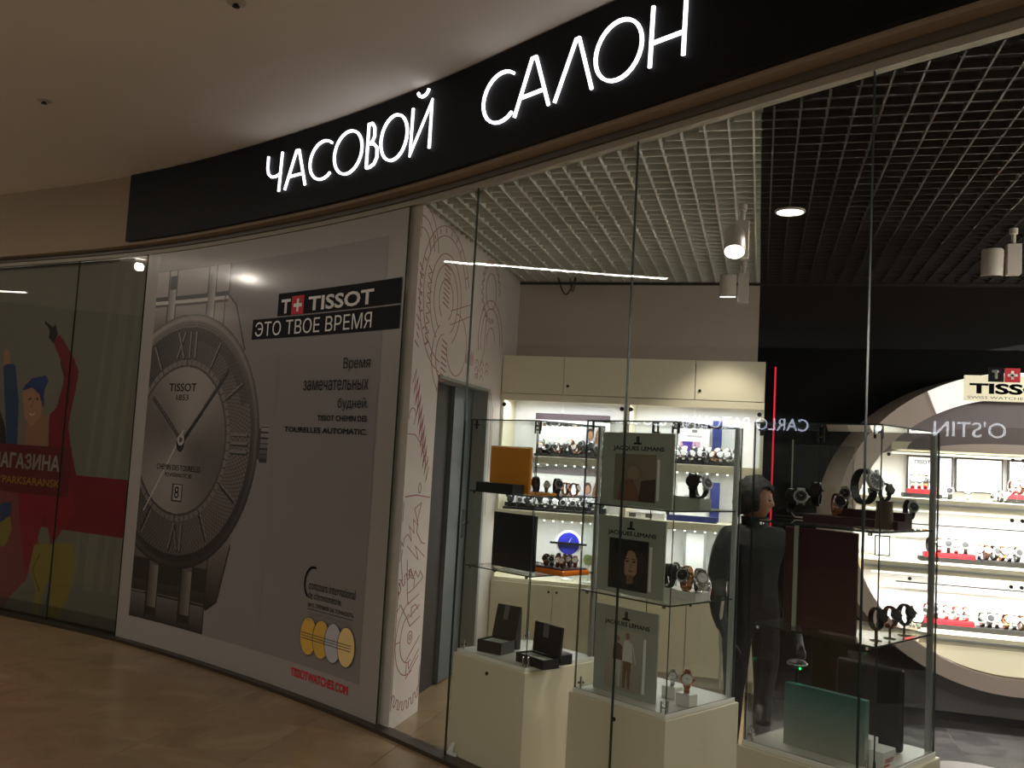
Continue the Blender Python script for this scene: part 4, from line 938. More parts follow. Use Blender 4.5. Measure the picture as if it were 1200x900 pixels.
# arched upper fascia inside the ring with a second arch
mb = MB(); up = [(a, RCZ-.03+b) for a, b in ell(.985, .885, 60, 34, 146)]; lo_ = [(a, b) for a, b in [(-.70, 1.735), (.70, 1.735)]]
mb.prism(up+lo_, lambda a, b: (a, .06, b), lambda a, b: (a, .085, b)); mb.build('upper_fascia', M['purple'], rg)
mb = MB(); mb.prism([(.66*math.cos(math.radians(t_)), 1.74+.17*math.sin(math.radians(t_))) for t_ in range(0, 181, 10)], lambda a, b: (a, .045, b), lambda a, b: (a, .06, b)); mb.build('arch_panel', mat('mauve_arch', C(110, 98, 98), .6), rg)
mb = MB(); mb.prism([(.52*math.cos(math.radians(t_)), 1.74+.06*math.sin(math.radians(t_))) for t_ in range(0, 181, 10)], lambda a, b: (a, .032, b), lambda a, b: (a, .045, b)); mb.build('inner_arch', M['ringm'], rg)
for z, th in ((1.79, .055), (1.42, .07), (1.0, .07), (.56, .07)):
    c_ = min(chord(z), chord(z-th))-.008
    o = bevel(MB().box(-c_, c_, .05, DB-.03, z-th, z).build('header' if z > 1.7 else 'shelf', M['lam'], rg), .003, 1)
    if z < 1.7: MB().box(-c_+.02, c_-.02, .043, .05, z-.045, z-.03).build('edge_rail', M['steel'], o)
mb = MB(); pl = [(a, RCZ-.03+b) for a, b in ell(.985, .885, 60, 180, 360)]; pl = [q_ for q_ in pl if q_[1] <= .5]; mb.prism(pl, lambda a, b: (a, .08, b), lambda a, b: (a, .1, b)); mb.build('base_panel', M['cream'], rg)
for z0, z1 in ((1.425, 1.73), (1.0, 1.345), (.56, .925)):
    c_ = min(chord(z0), chord(z1))-.01; nseg = 4
    for k in range(nseg):
        a = -c_+2*c_*k/nseg; g_ = MB().box(a+.002, a+2*c_/nseg-.002, .036, .04, z0+.01, z1-.004).build('glass_door', gd, rg)
        MB().lathe([(.012, 0), (.012, .01), (.008, .012)], 10, c=(a+(.03 if k % 2 == 0 else 2*c_/nseg-.03), .026, z1-.03), axis='y').build('hinge', M['dark'], g_)
for z in (1.72, 1.34, .92):
    c_ = chord(z)-.08; MB().box(-c_, c_, .12, .15, z-.012, z).build('light_bar', M['lightbox'], rg)
    area('niche_light', (RCX, RF+.135, z-.02), 2*c_*.95, .04, LAMP['niche'], col=(1, .98, .95))
for z in (1.235, .84): 
    c_ = chord(z)-.12; MB().box(-c_+.1, c_, .3, .305, z, z+.008).build('hanging_rail', M['dark'], rg)
MB().box(-.88, .88, .12, DB-.01, 0, .06).build('plinth', M['plinth'], rg); MB().box(-.95, .95, .1, DB-.01, .06, .3).build('skirt_panel', mat('grey_skirt', C(96, 92, 90), .6), rg)
# light box at the top of the ring and cream sign
sweep([(1.1, 1.02, -.03, RCZ), (1.1, 1.02, -.001, RCZ), (.985, .885, -.001, RCZ-.03), (.985, .885, -.03, RCZ-.03)], 30, 60, 120).build('header_light_box', mat('header_white', C(250, 246, 240), .5, emit=.75, ecol=(1, .98, .95, 1)), rg)
sx0 = ony(1130, 450, RF-.05)[0]-RCX; sz1 = 2.235; sz0 = 2.07
bevel(MB().box(sx0, -sx0, -.05, -.031, sz0, sz1).build('sign_plate', M['cream'], rg), .004, 2)
smp = lambda a, b: (a, -.0515, b); S0 = ony(1136, 455, RF-.05)[0]-RCX; LL = .56
text('TISSOT', S0, S0+LL, 2.115, 2.185, smp, M['ink'], rg, bold=.04); text('SWISS WATCHES SINCE 1853', S0-.01, S0+LL+.01, 2.083, 2.1, smp, M['inkgrey'], rg)
q0 = ony(1158, 445, RF-.05)[0]-RCX
MB().box(q0, q0+.09, -.056, -.05, 2.195, 2.285).build('black_square', M['ink'], rg); MB().box(q0+.095, q0+.185, -.056, -.05, 2.195, 2.285).build('red_square', M['inkred'], rg)
text('T', q0+.02, q0+.07, 2.21, 2.27, lambda a, b: (a, -.0572, b), M['inkwhite'], rg, bold=.05); MB().box(q0+.132, q0+.148, -.058, -.056, 2.212, 2.268).box(q0+.112, q0+.168, -.058, -.056, 2.232, 2.248).build('white_cross', M['inkwhite'], rg)
# contents of the round display
def wr(px, y=6.75): return ony(px, 620, y)[0]
def lbox(px0, px1, z0, z1, lab, words=None):
    x0, x1 = wr(px0, 6.98), wr(px1, 6.98); t = thing('light_box_poster', lab, 'poster', ((x0+x1)/2, 6.97, z0)); w_ = (x1-x0)/2
    MB().box(-w_, w_, 0, .03, 0, z1-z0).build('dark_frame', M['dark'], t); MB().box(-w_+.01, w_-.01, -.003, 0, .01, z1-z0-.01).build('lit_face', mat('niche_poster_face', C(250, 250, 250), .5, emit=1.0, ecol=(1, 1, 1, 1)), t)
    if words: text(words, -w_*.55, w_*.55, z1-z0-.06, z1-z0-.03, lambda a, b: (a, -.0045, b), mat('blue_print_ink', C(40, 50, 130), .6), t, bold=.03)
    return t, w_
lbox(1061, 1096, 1.42, 1.71, 'lit white poster with blue lettering, top row of the round display', 'TISSOT'); lbox(1098, 1115, 1.42, 1.71, 'narrow lit white poster, top row of the round display'); lbox(1118, 1174, 1.47, 1.71, 'wide lit blank panel, top row of the round display')
lbox(1180, 1218, 1.42, 1.71, 'lit white poster at the right frame edge, top row of the round display', 'TISSOT')
def redtray(px0, px1, z, y, lab, dark=.03, red=.03):
    x0, x1 = wr(px0, y), wr(px1, y); t = thing('watch_tray', lab, 'tray', ((x0+x1)/2, y, z)); w_ = (x1-x0)/2
    MB().box(-w_-.03, w_+.03, -.06, .06, 0, dark).build('black_base', M['plinth'], t)
    MB().box(-w_, w_, -.03, .05, dark, dark+red).build('red_pad', M['red'], t); return t
redtray(1062, 1096, 1.42, 6.75, 'red and black tray under the blue lettered poster, top row'); redtray(1182, 1216, 1.42, 6.75, 'red and black tray at the right frame edge, top row')
redtray(1083, 1143, 1.0, 6.78, 'long red and black tray, middle row of the round display'); redtray(1082, 1143, .56, 6.78, 'long red and black tray, lowest row of the round display')
for px0, px1, z, nm in ((1150, 1225, 1.0, 'middle'), (1150, 1225, .56, 'lowest')):
    x0, x1 = wr(px0), wr(px1); tray(x0, x1, 6.72, 6.84, z, .035, M['plinth'], 'long black tray right of the red one, %s row of the round display' % nm)
def rrow(pxs, y, z, lab, grp, sty, sc=1.4):
    for i, px in enumerate(pxs): small(sty[i % len(sty)], wr(px, y), y, z, lab if len(pxs) == 1 else '%s, %s from left, %s' % (SWORD[sty[i % len(sty)]], ORD[i], lab), grp, random.uniform(-.35, .35), sc)
rrow([1068, 1076, 1084, 1092], 6.76, 1.48, 'on the red tray under the blue lettered poster', 'watches on the top red tray', ['steel', 'steel', 'two', 'steel'])
rrow([1112], 6.72, 1.42, 'dark watch standing right of the top red tray', None, ['black'], 1.3); rrow([1133], 6.7, 1.42, 'single steel watch standing before the wide blank lit panel', None, ['steel'])
rrow([1164, 1171, 1177], 6.72, 1.42, 'in the cluster left of the edge poster, top row', 'cluster of watches in the top row', ['steel', 'black', 'steel'], 1.15)
rrow([1186, 1194], 6.76, 1.48, 'on the red tray at the right frame edge', 'watches on the edge red tray', ['steel', 'brown'])
rrow([1090, 1101, 1112, 1121, 1132], 6.79, 1.06, 'long red tray of the middle display row', 'watches on the middle red tray', ['black', 'steel', 'black', 'steel'])
rrow([1148, 1156, 1165, 1174, 1183, 1192], 6.78, 1.035, 'long black tray of the middle display row', 'watches on the middle black tray', ['steel', 'brown', 'black', 'gold', 'steel', 'black'])
rrow([1088, 1099, 1110, 1122, 1133], 6.79, .62, 'long red tray of the lowest display row', 'watches on the lowest red tray', ['steel', 'black', 'steel', 'steel'])
rrow([1152, 1161, 1170, 1180, 1190, 1198], 6.78, .595, 'long black tray of the lowest display row', 'watches on the lowest black tray', ['steel', 'black', 'steel', 'gold', 'steel', 'brown'])
rrow([1071, 1079], 6.66, .56, 'standing left of the lowest red tray', 'watches left of the lowest red tray', ['steel'])
x = wr(1034, 6.9); t = thing('price_sheet', 'small upright price sheet in a dark frame at the left end of the middle row', 'sheet', (x, 6.88, 1.0)); MB().box(-.05, .05, 0, .008, 0, .14).build('dark_frame', M['dark'], t); MB().box(-.042, .042, -.002, 0, .008, .132).build('paper', M['white'], t)
# leaflets on a low shelf behind the third showcase: fallen prints on the floor

# ------------------------------------------------------------------ glass showcases by the window
CA = -.5456; cc_, ss_ = math.cos(CA), math.sin(CA); HB = .265; ZBASE = .545; S2, S1, STOP = .975, 1.36, 1.73
CASES = [(-1.128, 4.668), (-.417, 4.16), (.318, 3.70)]
def w2c(c, x, y): dx, dy = x-c[0], y-c[1]; return (cc_*dx+ss_*dy, -ss_*dx+cc_*dy)
def c2w(c, u, v): return (c[0]+cc_*u-ss_*v, c[1]+ss_*u+cc_*v)
def cpl(c, px, py, v):
    """ray against the plane local y=v of a showcase -> local x, z"""
    r = ray(px, py); ou, ov = w2c(c, 0, 0); du = cc_*r[0]+ss_*r[1]; dv = -ss_*r[0]+cc_*r[1]; k = (v-ov)/dv; return ou+du*k, H+r[2]*k
def showcase(c, label):
    t = thing('glass_showcase', label, 'showcase', (c[0], c[1], 0), CA)
    bevel(MB().box(-HB, HB, -HB, HB, .0, ZBASE-.02).build('base_cabinet', M['lam'], t), .002, 1)
    bevel(MB().box(-HB+.012, HB-.012, -HB+.012, HB-.012, ZBASE-.02, ZBASE).build('deck', M['lamw'], t), .002, 1)
    MB().lathe([(.009, 0), (.009, .006)], 12, c=(0, -HB-.006, ZBASE-.075), axis='y').build('lock', M['dark'], t)
    g = HB-.016; th = .0055
    def pane(x0, x1, y0, y1, z0, z1, axis, name='glass_panel'):
        vs = [(x, y, z) for x in (x0, x1) for y in (y0, y1) for z in (z0, z1)]; F = [(0, 1, 3, 2), (4, 6, 7, 5), (0, 4, 5, 1), (2, 3, 7, 6), (0, 2, 6, 4), (1, 5, 7, 3)]
        big = {'x': (0, 1), 'y': (2, 3), 'z': (4, 5)}[axis]; mb = MB(); mb.add(vs, [F[i] for i in big]); mb.mi = 1; mb.add(vs, [F[i] for i in range(6) if i not in big]); return mb.build(name, [gc, M['edge']], t)
    z0, z1 = ZBASE, STOP-th
    pane(-g, g, -g, -g+th, z0, z1, 'y'); pane(g-th, g, -g+th+.001, g-th-.001, z0, z1, 'x'); pane(-g, g, g-th, g, z0, z1, 'y'); pane(-g, -g+th, -g+th+.001, g-th-.001, z0, z1, 'x')
    pane(-g, g, -g, g, STOP-th, STOP, 'z', 'glass_top')
    q_ = g-th-.003
    for z in (S2, S1):
        s = pane(-q_, q_, -q_, q_, z-.006, z, 'z', 'glass_shelf')
        for sx in (-1, 1):
            for sy in (-1, 1):
                if sx > 0 and sy > 0: continue
                MB().lathe([(.008, -.016), (.008, -.006)], 8, c=(sx*(q_-.03), sy*(q_-.004), z)).build('shelf_clip', M['chrome'], s)
    MB().box(g-.026, g-.008, g-.026, g-.008, ZBASE, STOP-th-.001).build('corner_post', M['steel'], t)
    for sx in (-1, 1):
        for sy in (-1, 1):
            if sx > 0 and sy > 0: continue
            for z in (ZBASE+.0, STOP-th-.045):
                mb = MB(); mb.tube([(sx*(g-.03), sy*(g-th-.007), z+.0), (sx*(g-.03), sy*(g-th-.007), z+.045)], .005, 8).tube([(sx*(g-th-.007), sy*(g-.03), z+.0), (sx*(g-th-.007), sy*(g-.03), z+.045)], .005, 8)
                mb.box(min(sx*(g-.03), sx*(g-th-.007)), max(sx*(g-.03), sx*(g-th-.007)), min(sy*(g-.03), sy*(g-th-.007))-.003, max(sy*(g-.03), sy*(g-th-.007))+.003, z+.018, z+.026); mb.build('corner_clip', M['chrome'] if z < 1 else M['dark'], t)
    return t
showcase(CASES[0], 'left glass showcase on a cream base, with the orange box'); showcase(CASES[1], 'middle glass showcase on a cream base, with grey portrait boards'); showcase(CASES[2], 'right glass showcase on a cream base, with maroon and teal boards')
c1, c2, c3_ = CASES
def incase(name, label, cat, c, u, v, z, rz=0, group=None):
    x, y = c2w(c, u, v); return thing(name, label, cat, (x, y, z), CA+rz, group)
# ---- left showcase, top shelf: amber box lid on a black tray
def upright(c, name, label, cat, pxa, pxb, pyt, v, z, m, th=.012, part='board', zt=None, rz=0):
    u0, _ = cpl(c, pxa, 600, v); u1, _ = cpl(c, pxb, 600, v); h = (zt or cpl(c, (pxa+pxb)/2, pyt, v)[1])-z
    t = incase(name, label, cat, c, (u0+u1)/2, v, z, rz); w_ = (u1-u0)/2; bevel(MB().box(-w_, w_, 0, th, 0, h).build(part, m, t), .002, 1); return t, w_, h
u0, _ = cpl(c1, 572, 600, -.02); u1, _ = cpl(c1, 613, 600, -.02)
u0 = max(u0, -.235)
t = incase('amber_watch_box', 'open amber orange watch box with black front on the top shelf', 'box', c1, 0, 0, S1)
ub = max(-.235, cpl(c1, 573, 550, -.13)[0]); ue = cpl(c1, 621, 550, -.13)[0]; zt = cpl(c1, 600, 523, -.13)[1]
MB().box(ub-.0, ue-.03, -.215, -.135, 0, .045).build('black_tray', M['blk'], t)
bevel(MB().box(ub+.004, ue, -.13, -.11, .0, zt-S1).build('amber_lid', M['amber'], t), .008, 3)
mb = MB(); mb.prism([(ue-.015, -.125), (ue-.015, .0), (min(.17, ue+.16), -.01), (min(.17, ue+.12), -.06)], lambda a, b: (a, b, 0), lambda a, b: (a, b, .012)); bevel(mb.build('amber_tongue', M['amber'], t), .004, 2)
k = 0
for px, py, st, lab in ((628, 583, 'dark', 'large bronze watch nearest the amber lid'), (640, 583, 'steel', 'small silver watch between two dark ones on the top shelf'), (652, 584, 'black', 'black strapped watch in the middle of the top shelf row'), (662, 585, 'gold', 'rose gold watch right of the black strapped one'), (672, 581, 'gold', 'small rose gold watch at the right end of the top shelf row')):
    x, y = onz(px, py-1, S1); u, v = w2c(c1, x, y); u = max(-.2, min(.2, u)); v = max(-.1, min(.2, v)); v = .07+.03*(k % 2); u = cpl(c1, px, 580, v)[0]; x, y = c2w(c1, u, v); watch(st, lab, x, y, S1, CA+.5+.3*k, 1.15 if k in (0, 2) else .9); k += 1
# second shelf: black board, orange tray with bracelets
t, w_, h = upright(c1, 'black_display_board', 'square black display board standing on the middle shelf', 'board', 579, 628, 602, -.12, S2, M['blk'], .02)
ua, _ = cpl(c1, 630, 670, -.06); ub_, _ = cpl(c1, 676, 670, -.0)
t = incase('orange_tray', 'glossy orange tray filled with watches on the middle shelf', 'tray', c1, (ua+ub_)/2, .0, S2); w_ = (ub_-ua)/2
bevel(MB().box(-w_, w_, -.1, .1, 0, .028).build('tray_body', M['orange'], t), .01, 3); MB().box(-w_+.012, w_-.012, -.088, .088, .028, .034).build('lining', M['maroon'], t)
for i in range(8):
    uu = ua+.03+(ub_-ua-.06)*((i % 4)+.5)/4; vv = -.05+.09*(i//4); x, y = c2w(c1, uu, vv)
    watch(['two', 'black', 'gold', 'brown', 'dark', 'two', 'steel', 'gold'][i], '%s in the orange tray, %s from left, %s' % (SWORD[['two', 'black', 'gold', 'brown', 'dark', 'two', 'steel', 'gold'][i]], ORD[i % 4], 'front row' if i < 4 else 'back row'), x, y, S2+.034, CA+.4+.2*(i % 3), .8, 'watches in the orange tray, %s row' % ('front' if i < 4 else 'back'))
# deck: open black boxes
def open_box(c, u, v, z, w_, d, h, lidh, rz, label, tilt=-8, cushion=True):
    t = incase('open_watch_box', label, 'box', c, u, v, z, rz)
    mb = MB().box(-w_, w_, -d, d, 0, .006).box(-w_, w_, -d, -d+.006, .006, h).box(-w_, w_, d-.006, d, .006, h).box(-w_, -w_+.006, -d+.006, d-.006, .006, h).box(w_-.006, w_, -d+.006, d-.006, .006, h); mb.build('tray', M['blk'], t)
    R = Matrix.Rotation(math.radians(tilt), 3, 'X'); mb = MB().box(-w_, w_, 0, .015, 0, lidh, rot=R, at=(0, d, h)); l = bevel(mb.build('lid', M['blk'], t), .003, 1)
    mb = MB().box(-w_*.3, w_*.1, -.0015, -.0, lidh*.55, lidh*.98, rot=R, at=(0, d, h)); mb.build('label_tab', M['inkgrey'], l)
    if cushion: bevel(MB().box(-w_+.012, w_-.012, -d+.012, d-.012, .006, h-.004).build('cushion', M['greycard'], t), .006, 2)
    return t
u, v = w2c(c1, *onz(585, 762, ZBASE)); open_box(c1, cpl(c1, 581, 760, -.13)[0], -.13, ZBASE, .075, .06, .06, .17, .2, 'open black watch box with tall lid, left on the lowest deck', -14)
u, v = w2c(c1, *onz(600, 755, ZBASE)); t = incase('black_box', 'closed black box with silver tab standing behind the open one', 'box', c1, cpl(c1, 598, 740, .0)[0], .0, ZBASE, .1); bevel(MB().box(-.06, .06, -.02, .02, 0, .2).build('body', M['blk'], t), .003, 1); MB().box(-.02, .0, -.0215, -.02, .15, .198).build('silver_tab', M['inkgrey'], t)
open_box(c1, cpl(c1, 632, 760, -.14)[0], -.15, ZBASE, .105, .05, .045, .145, -.1, 'wide open black watch box with grey cushion, front right on the lowest deck', -4)
t = incase('black_box', 'small black box behind the wide open one', 'box', c1, cpl(c1, 655, 760, -.02)[0], -.02, ZBASE, -.1); bevel(MB().box(-.06, .06, -.04, .04, 0, .05).build('body', M['blk'], t), .003, 1); MB().box(-.045, .045, -.03, .03, .05, .054).build('grey_lid_panel', M['inkgrey'], t)

# ---- middle showcase: three grey boards
def jl(c, pxa, pxb, pyt, z, v, label, kind):
    t, w_, h = upright(c, 'portrait_board', label, 'board', pxa, pxb, pyt, v, z, M['greycard'], .01)
    f = lambda a, b: (a, -.0012, b)
    MB().box(-.006, .0, -.0015, 0, h-.045, h-.016).box(.003, .009, -.0015, 0, h-.045, h-.016).box(-.02, .022, -.0015, 0, h-.052, h-.044).build('emblem', M['ink'], t)
    text('JACQUES LEMANS', -w_*.68, w_*.75, h-.084, h-.06, f, M['ink'], t, bold=.025)
    x0, x1, z0_, z1_ = (-w_*.62, w_*.55, .02, h-.095)
    p_ = Paint(x0, x1, z0_, z1_, .0022, c3(26, 24, 24)); W_, Hh = x1-x0, z1_-z0_; X = lambda a: x0+W_*a; Z = lambda b: z0_+Hh*b
    if kind == 'portrait':
        p_.ell(X(.55), Z(.56), W_*.36, Hh*.4, c3(44, 32, 28)); p_.ell(X(.56), Z(.52), W_*.2, Hh*.27, c3(168, 136, 116)); p_.rect(X(.47), X(.64), Z(.1), Z(.3), c3(130, 102, 86))
        p_.poly([(X(.3), Z(.85)), (X(.34), Z(.3)), (X(.42), Z(.2)), (X(.41), Z(.55)), (X(.5), Z(.8))], c3(30, 22, 20)); p_.poly([(X(.62), Z(.86)), (X(.8), Z(.6)), (X(.82), Z(.2)), (X(.72), Z(.3)), (X(.73), Z(.6))], c3(30, 22, 20))
        for e in (.48, .65): p_.ell(X(e), Z(.57), W_*.045, Hh*.02, c3(30, 22, 20)); p_.line([(X(e-.06), Z(.615)), (X(e+.05), Z(.62))], .003, c3(50, 34, 28))
        p_.line([(X(.58), Z(.55)), (X(.59), Z(.46)), (X(.55), Z(.455))], .0025, c3(110, 80, 66)); p_.ell(X(.57), Z(.38), W_*.06, Hh*.016, c3(140, 70, 66)); p_.poly([(X(0), Z(0)), (X(.2), Z(.2)), (X(.5), Z(.12)), (X(.8), Z(.18)), (X(1), Z(0))], c3(14, 14, 16))
    elif kind == 'pair':
        p_.rect(x0, x1, z0_, z1_, grad('b', z0_, z1_, c3(150, 142, 124), c3(176, 172, 158)))
        for fx_, top_, leg, tc in ((.33, .86, c3(190, 184, 172), c3(96, 70, 58)), (.6, .93, c3(120, 92, 60), c3(214, 212, 204))):
            p_.poly([(X(fx_-.12), Z(.5)), (X(fx_-.1), Z(top_-.12)), (X(fx_), Z(top_-.08)), (X(fx_+.12), Z(top_-.12)), (X(fx_+.15), Z(.5))], tc); p_.poly([(X(fx_-.1), Z(.5)), (X(fx_+.12), Z(.5)), (X(fx_+.1), Z(.05)), (X(fx_+.04), Z(.05)), (X(fx_+.01), Z(.4)), (X(fx_-.03), Z(.05)), (X(fx_-.1), Z(.05))], leg)
            p_.ell(X(fx_), Z(top_-.02), W_*.06, Hh*.055, c3(150, 112, 90)); p_.line([(X(fx_+.14), Z(top_-.15)), (X(fx_+.24), Z(.48))], .004, tc)
    else:
        p_.rect(x0, x1, z0_, z1_, grad('a', x0, x1, c3(120, 116, 98), c3(138, 120, 98))); p_.ell(X(.45), Z(.62), W_*.24, Hh*.2, c3(128, 112, 90)); p_.ell(X(.46), Z(.6), W_*.14, Hh*.14, c3(150, 128, 104)); p_.poly([(X(.1), Z(0)), (X(.16), Z(.4)), (X(.45), Z(.48)), (X(.6), Z(.2)), (X(.66), Z(0))], c3(124, 84, 66)); p_.poly([(X(.6), Z(0)), (X(.66), Z(.44)), (X(1), Z(.5)), (X(1), Z(0))], c3(72, 48, 38))
    p_.build('portrait_picture', f, print_mat('poster_print', .6), t)
    MB().box(x1+.008, x1+.02, -.004, 0, z0_+.01, z1_-.02).build('white_side_bar', M['white'], t); return t
jl(c2, 703, 787, 507, S1, -.16, 'grey board with faded sepia picture on the top shelf', 'sepia')
jl(c2, 702, 781, 607, S2, -.17, 'grey board with dark portrait of a long-haired woman, middle shelf', 'portrait')
jl(c2, 704, 777, 714, ZBASE, -.17, 'grey board with picture of two people standing, lowest deck', 'pair')
t = incase('chrome_necklace', 'thin pale cord hanging in a loop inside the middle showcase', 'necklace', c2, .0, 0, S1); 
ug, zg = cpl(c2, 779, 515, -.1); MB().tube([(ug-.03, -.1, .33), (ug-.03, -.1, .1), (ug-.012, -.1, .07), (ug+.02, -.1, .07)], .0025, 6).box(ug-.035, ug-.025, -.105, -.095, 0, .08).build('cord', M['gold'], t)
def put(c, px, v, z, st, lab, rz=.5, sc=1.15, group=None, stand=None):
    u = cpl(c, px, 600, v)[0]; u = max(-.215, min(.215, u)); x, y = c2w(c, u, v); return watch(st, lab, x, y, z, CA+rz, sc*1.15, group, stand)
# top shelf right: grey block with black watches
u0 = cpl(c2, 784, 590, .02)[0]; u0 = max(u0, .02)
t = incase('grey_block', 'long low grey block carrying watches on the top shelf', 'block', c2, .11, .02, S1); bevel(MB().box(-.115, .11, -.045, .045, 0, .05).build('body', M['greycard'], t), .003, 1); MB().box(-.1, .1, -.03, .0, .05, .053).build('dark_pad', M['dark'], t)
put(c2, 776, .01, S1+.053, 'brown', 'small brown watch at the left end of the grey block', .4, .8); put(c2, 811, -.015, S1+.053, 'dark', 'large dark chronograph upright on the grey block', .55, 1.25); put(c2, 834, -.015, S1+.053, 'black', 'black bangle watch seen edge-on at the right end of the grey block', 1.35, 1.15)
# middle shelf
t = incase('white_plinth', 'long pale plinth carrying watches on the middle shelf', 'plinth', c2, .1, .03, S2); bevel(MB().box(-.11, .12, -.06, .05, 0, .035).build('body', M['lamw'], t), .003, 1)
put(c2, 787, .0, S2+.035, 'dark', 'dark watch nearest the portrait board on the pale plinth', 1.1, 1.2); put(c2, 808, -.01, S2+.035, 'two', 'broad dark rimmed watch facing forward on the pale plinth', .2, 1.25); put(c2, 826, .0, S2+.035, 'steel', 'steel bracelet watch at the right end of the pale plinth', .9, 1.2)
put(c2, 832, .12, S2, 'steel', 'steel watch standing behind the pale plinth', .3, .9)
u, z = cpl(c2, 793, 664, .15); t = incase('pocket_watch', 'small round silver pocket watch behind the dark watch', 'watch', c2, u, .15, S2); MB().lathe([(.018, 0), (.021, -.004), (.019, -.01)], 20, c=(0, 0, z-S2), axis='y').build('case', M['dark'], t); MB().lathe([(.017, -.0105), (.017, -.0112)], 20, c=(0, 0, z-S2), axis='y').build('dial', M['dialw'], t); MB().tube([(0, 0, 0), (0, 0, z-S2-.018)], .003, 6).build('stand', M['steel'], t)
# deck
for i, (px, v, st, lab) in enumerate(((789, .0, 'steel', 'grey dial watch on a small white cube, left one of the pair'), (806, -.05, 'gold', 'large rose gold watch on a small white cube, front right of the deck'))):
    u = cpl(c2, px, 780, v)[0]; t = incase('white_cube', ['small white cube under the grey dial watch', 'small white cube under the large rose gold watch'][i], 'cube', c2, u, v, ZBASE); bevel(MB().box(-.035, .035, -.03, .03, 0, .05).build('body', M['lamw'], t), .002, 1); x, y = c2w(c2, u, v); watch(st, lab, x, y, ZBASE+.05, CA+.6, 1.3 if i else .95)

# ---- right showcase
t = incase('maroon_riser', 'stepped maroon riser carrying watches on the top shelf', 'riser', c3_, .02, .02, S1)
MB().box(-.17, .2, -.06, .06, 0, .03).box(-.06, .2, .0, .06, .03, .06).build('steps', M['maroon'], t)
u0 = cpl(c3_, 928, 560, .1)[0]; u1 = cpl(c3_, 1000, 560, .1)[0]
t = incase('acrylic_frame', 'clear acrylic sheet with pale rounded edge standing on the top shelf', 'frame', c3_, (u0+u1)/2, .1, S1); w_ = (u1-u0)/2
MB().box(-w_, w_, -.002, .002, .012, .3).build('sheet', acr, t); MB().tube([(-w_, 0, .32), (-w_, 0, .025), (-w_+.02, 0, .006), (w_-.02, 0, .006), (w_, 0, .025), (w_, 0, .27)], .0028, 8).build('pale_edge', M['lampw'], t)
for px, v, zz, st, lab, rz, sc in ((914, -.02, .03, 'dark', 'dark round watch at the left end of the maroon riser', .6, 1.1), (938, -.03, .03, 'black', 'black watch with chrome case, second on the maroon riser', .5, 1.15), (957, .03, .06, 'dark', 'dark watch in the middle of the maroon riser', .3, 1.1), (980, -.035, .03, 'two', 'dark and gold watch leaning at the right of the maroon riser', .8, 1.0), (990, .03, .06, 'black', 'black watch on the upper step of the maroon riser', .4, 1.0)):
    put(c3_, px, v, S1+zz, st, lab, rz, sc)
put(c3_, 1012, -.12, S1, 'black', 'tall black watch by the front glass corner, top shelf', 1.2, 1.5, None, .05)
u = .15
t = incase('suede_stand', 'tall brown suede cylinder stand by the right pane, top shelf', 'stand', c3_, .17, -.04, S1); MB().lathe([(.035, 0), (.032, .01), (.028, .09), (.03, .1)], 24).build('cylinder', M['brown'], t)
x, y = c2w(c3_, .17, -.04); watch('dark', 'bronze watch on top of the tall suede stand', x, y, S1+.1, CA+1.1, .9)
x, y = c2w(c3_, .2, .1); watch('black', 'black watch with white dial on the stand nearest the corner post', x, y, S1, CA+.9, 1.0, None, .035)
t, w_, h = upright(c3_, 'maroon_board', 'large dark maroon board standing on the middle shelf', 'board', 921, 1006, 640, -.12, S2, M['maroon'], .012, zt=S1-.02)
u0 = cpl(c3_, 933, 640, -.15)[0]; t = incase('pale_upright', 'pale grey upright strip standing before the maroon board', 'strip', c3_, u0, -.15, S2); bevel(MB().box(-.0085, .0085, -.003, .003, 0, S1-S2-.01).build('strip', M['greycard'], t), .001, 1)
for i, (u, v, lab, stl) in enumerate(((.19, -.13, 'dark watch on a short stand, nearest the glass corner, middle shelf', 'dark'), (.2, -.04, 'dark watch on a short stand, middle of three, middle shelf', 'two'), (.2, .08, 'dark watch on a short stand, nearest the corner post, middle shelf', 'dark'))):
    x, y = c2w(c3_, u, v); watch(stl, lab, x, y, S2, CA+1.1, 1.05, None, .035)
# deck of the right showcase
tl = bpy.data.materials.new('teal_gradient_card'); tl.use_nodes = True; nt = tl.node_tree; b_ = nt.nodes['Principled BSDF']; b_.inputs['Roughness'].default_value = .3; b_.inputs['Coat Weight'].default_value = .3
g_ = nt.nodes.new('ShaderNodeTexCoord'); sp = nt.nodes.new('ShaderNodeSeparateXYZ'); cr = nt.nodes.new('ShaderNodeValToRGB'); nt.links.new(g_.outputs['Generated'], sp.inputs[0]); nt.links.new(sp.outputs[2], cr.inputs[0]); nt.links.new(cr.outputs[0], b_.inputs['Base Color'])
e = cr.color_ramp.elements; e[0].position = .15; e[0].color = C(150, 154, 146); e[1].position = 1; e[1].color = C(36, 104, 104); k = e.new(.6); k.color = C(110, 138, 132)
u0, _ = cpl(c3_, 918, 850, -.16); u1, _ = cpl(c3_, 1014, 850, -.16); zl = cpl(c3_, 925, 800, -.16)[1]
t = incase('teal_card', 'wide flat carton fading from teal to grey, standing on the lowest deck', 'carton', c3_, (max(u0, -.24)+min(u1, .22))/2, -.16, ZBASE); w_ = (min(u1, .22)-max(u0, -.24))/2
bevel(MB().box(-w_, w_, 0, .03, 0, zl-ZBASE).build('carton_body', tl, t), .002, 1); mb = MB(); mb.ribbon(arcp(-w_*.66, .12, .022, .022, 0, 360, 20)[:-1], .0015, lambda a, b, d: (a, -.001-d, b), 0, .0003, True); mb.build('ring_mark', M['inkgrey'], t)
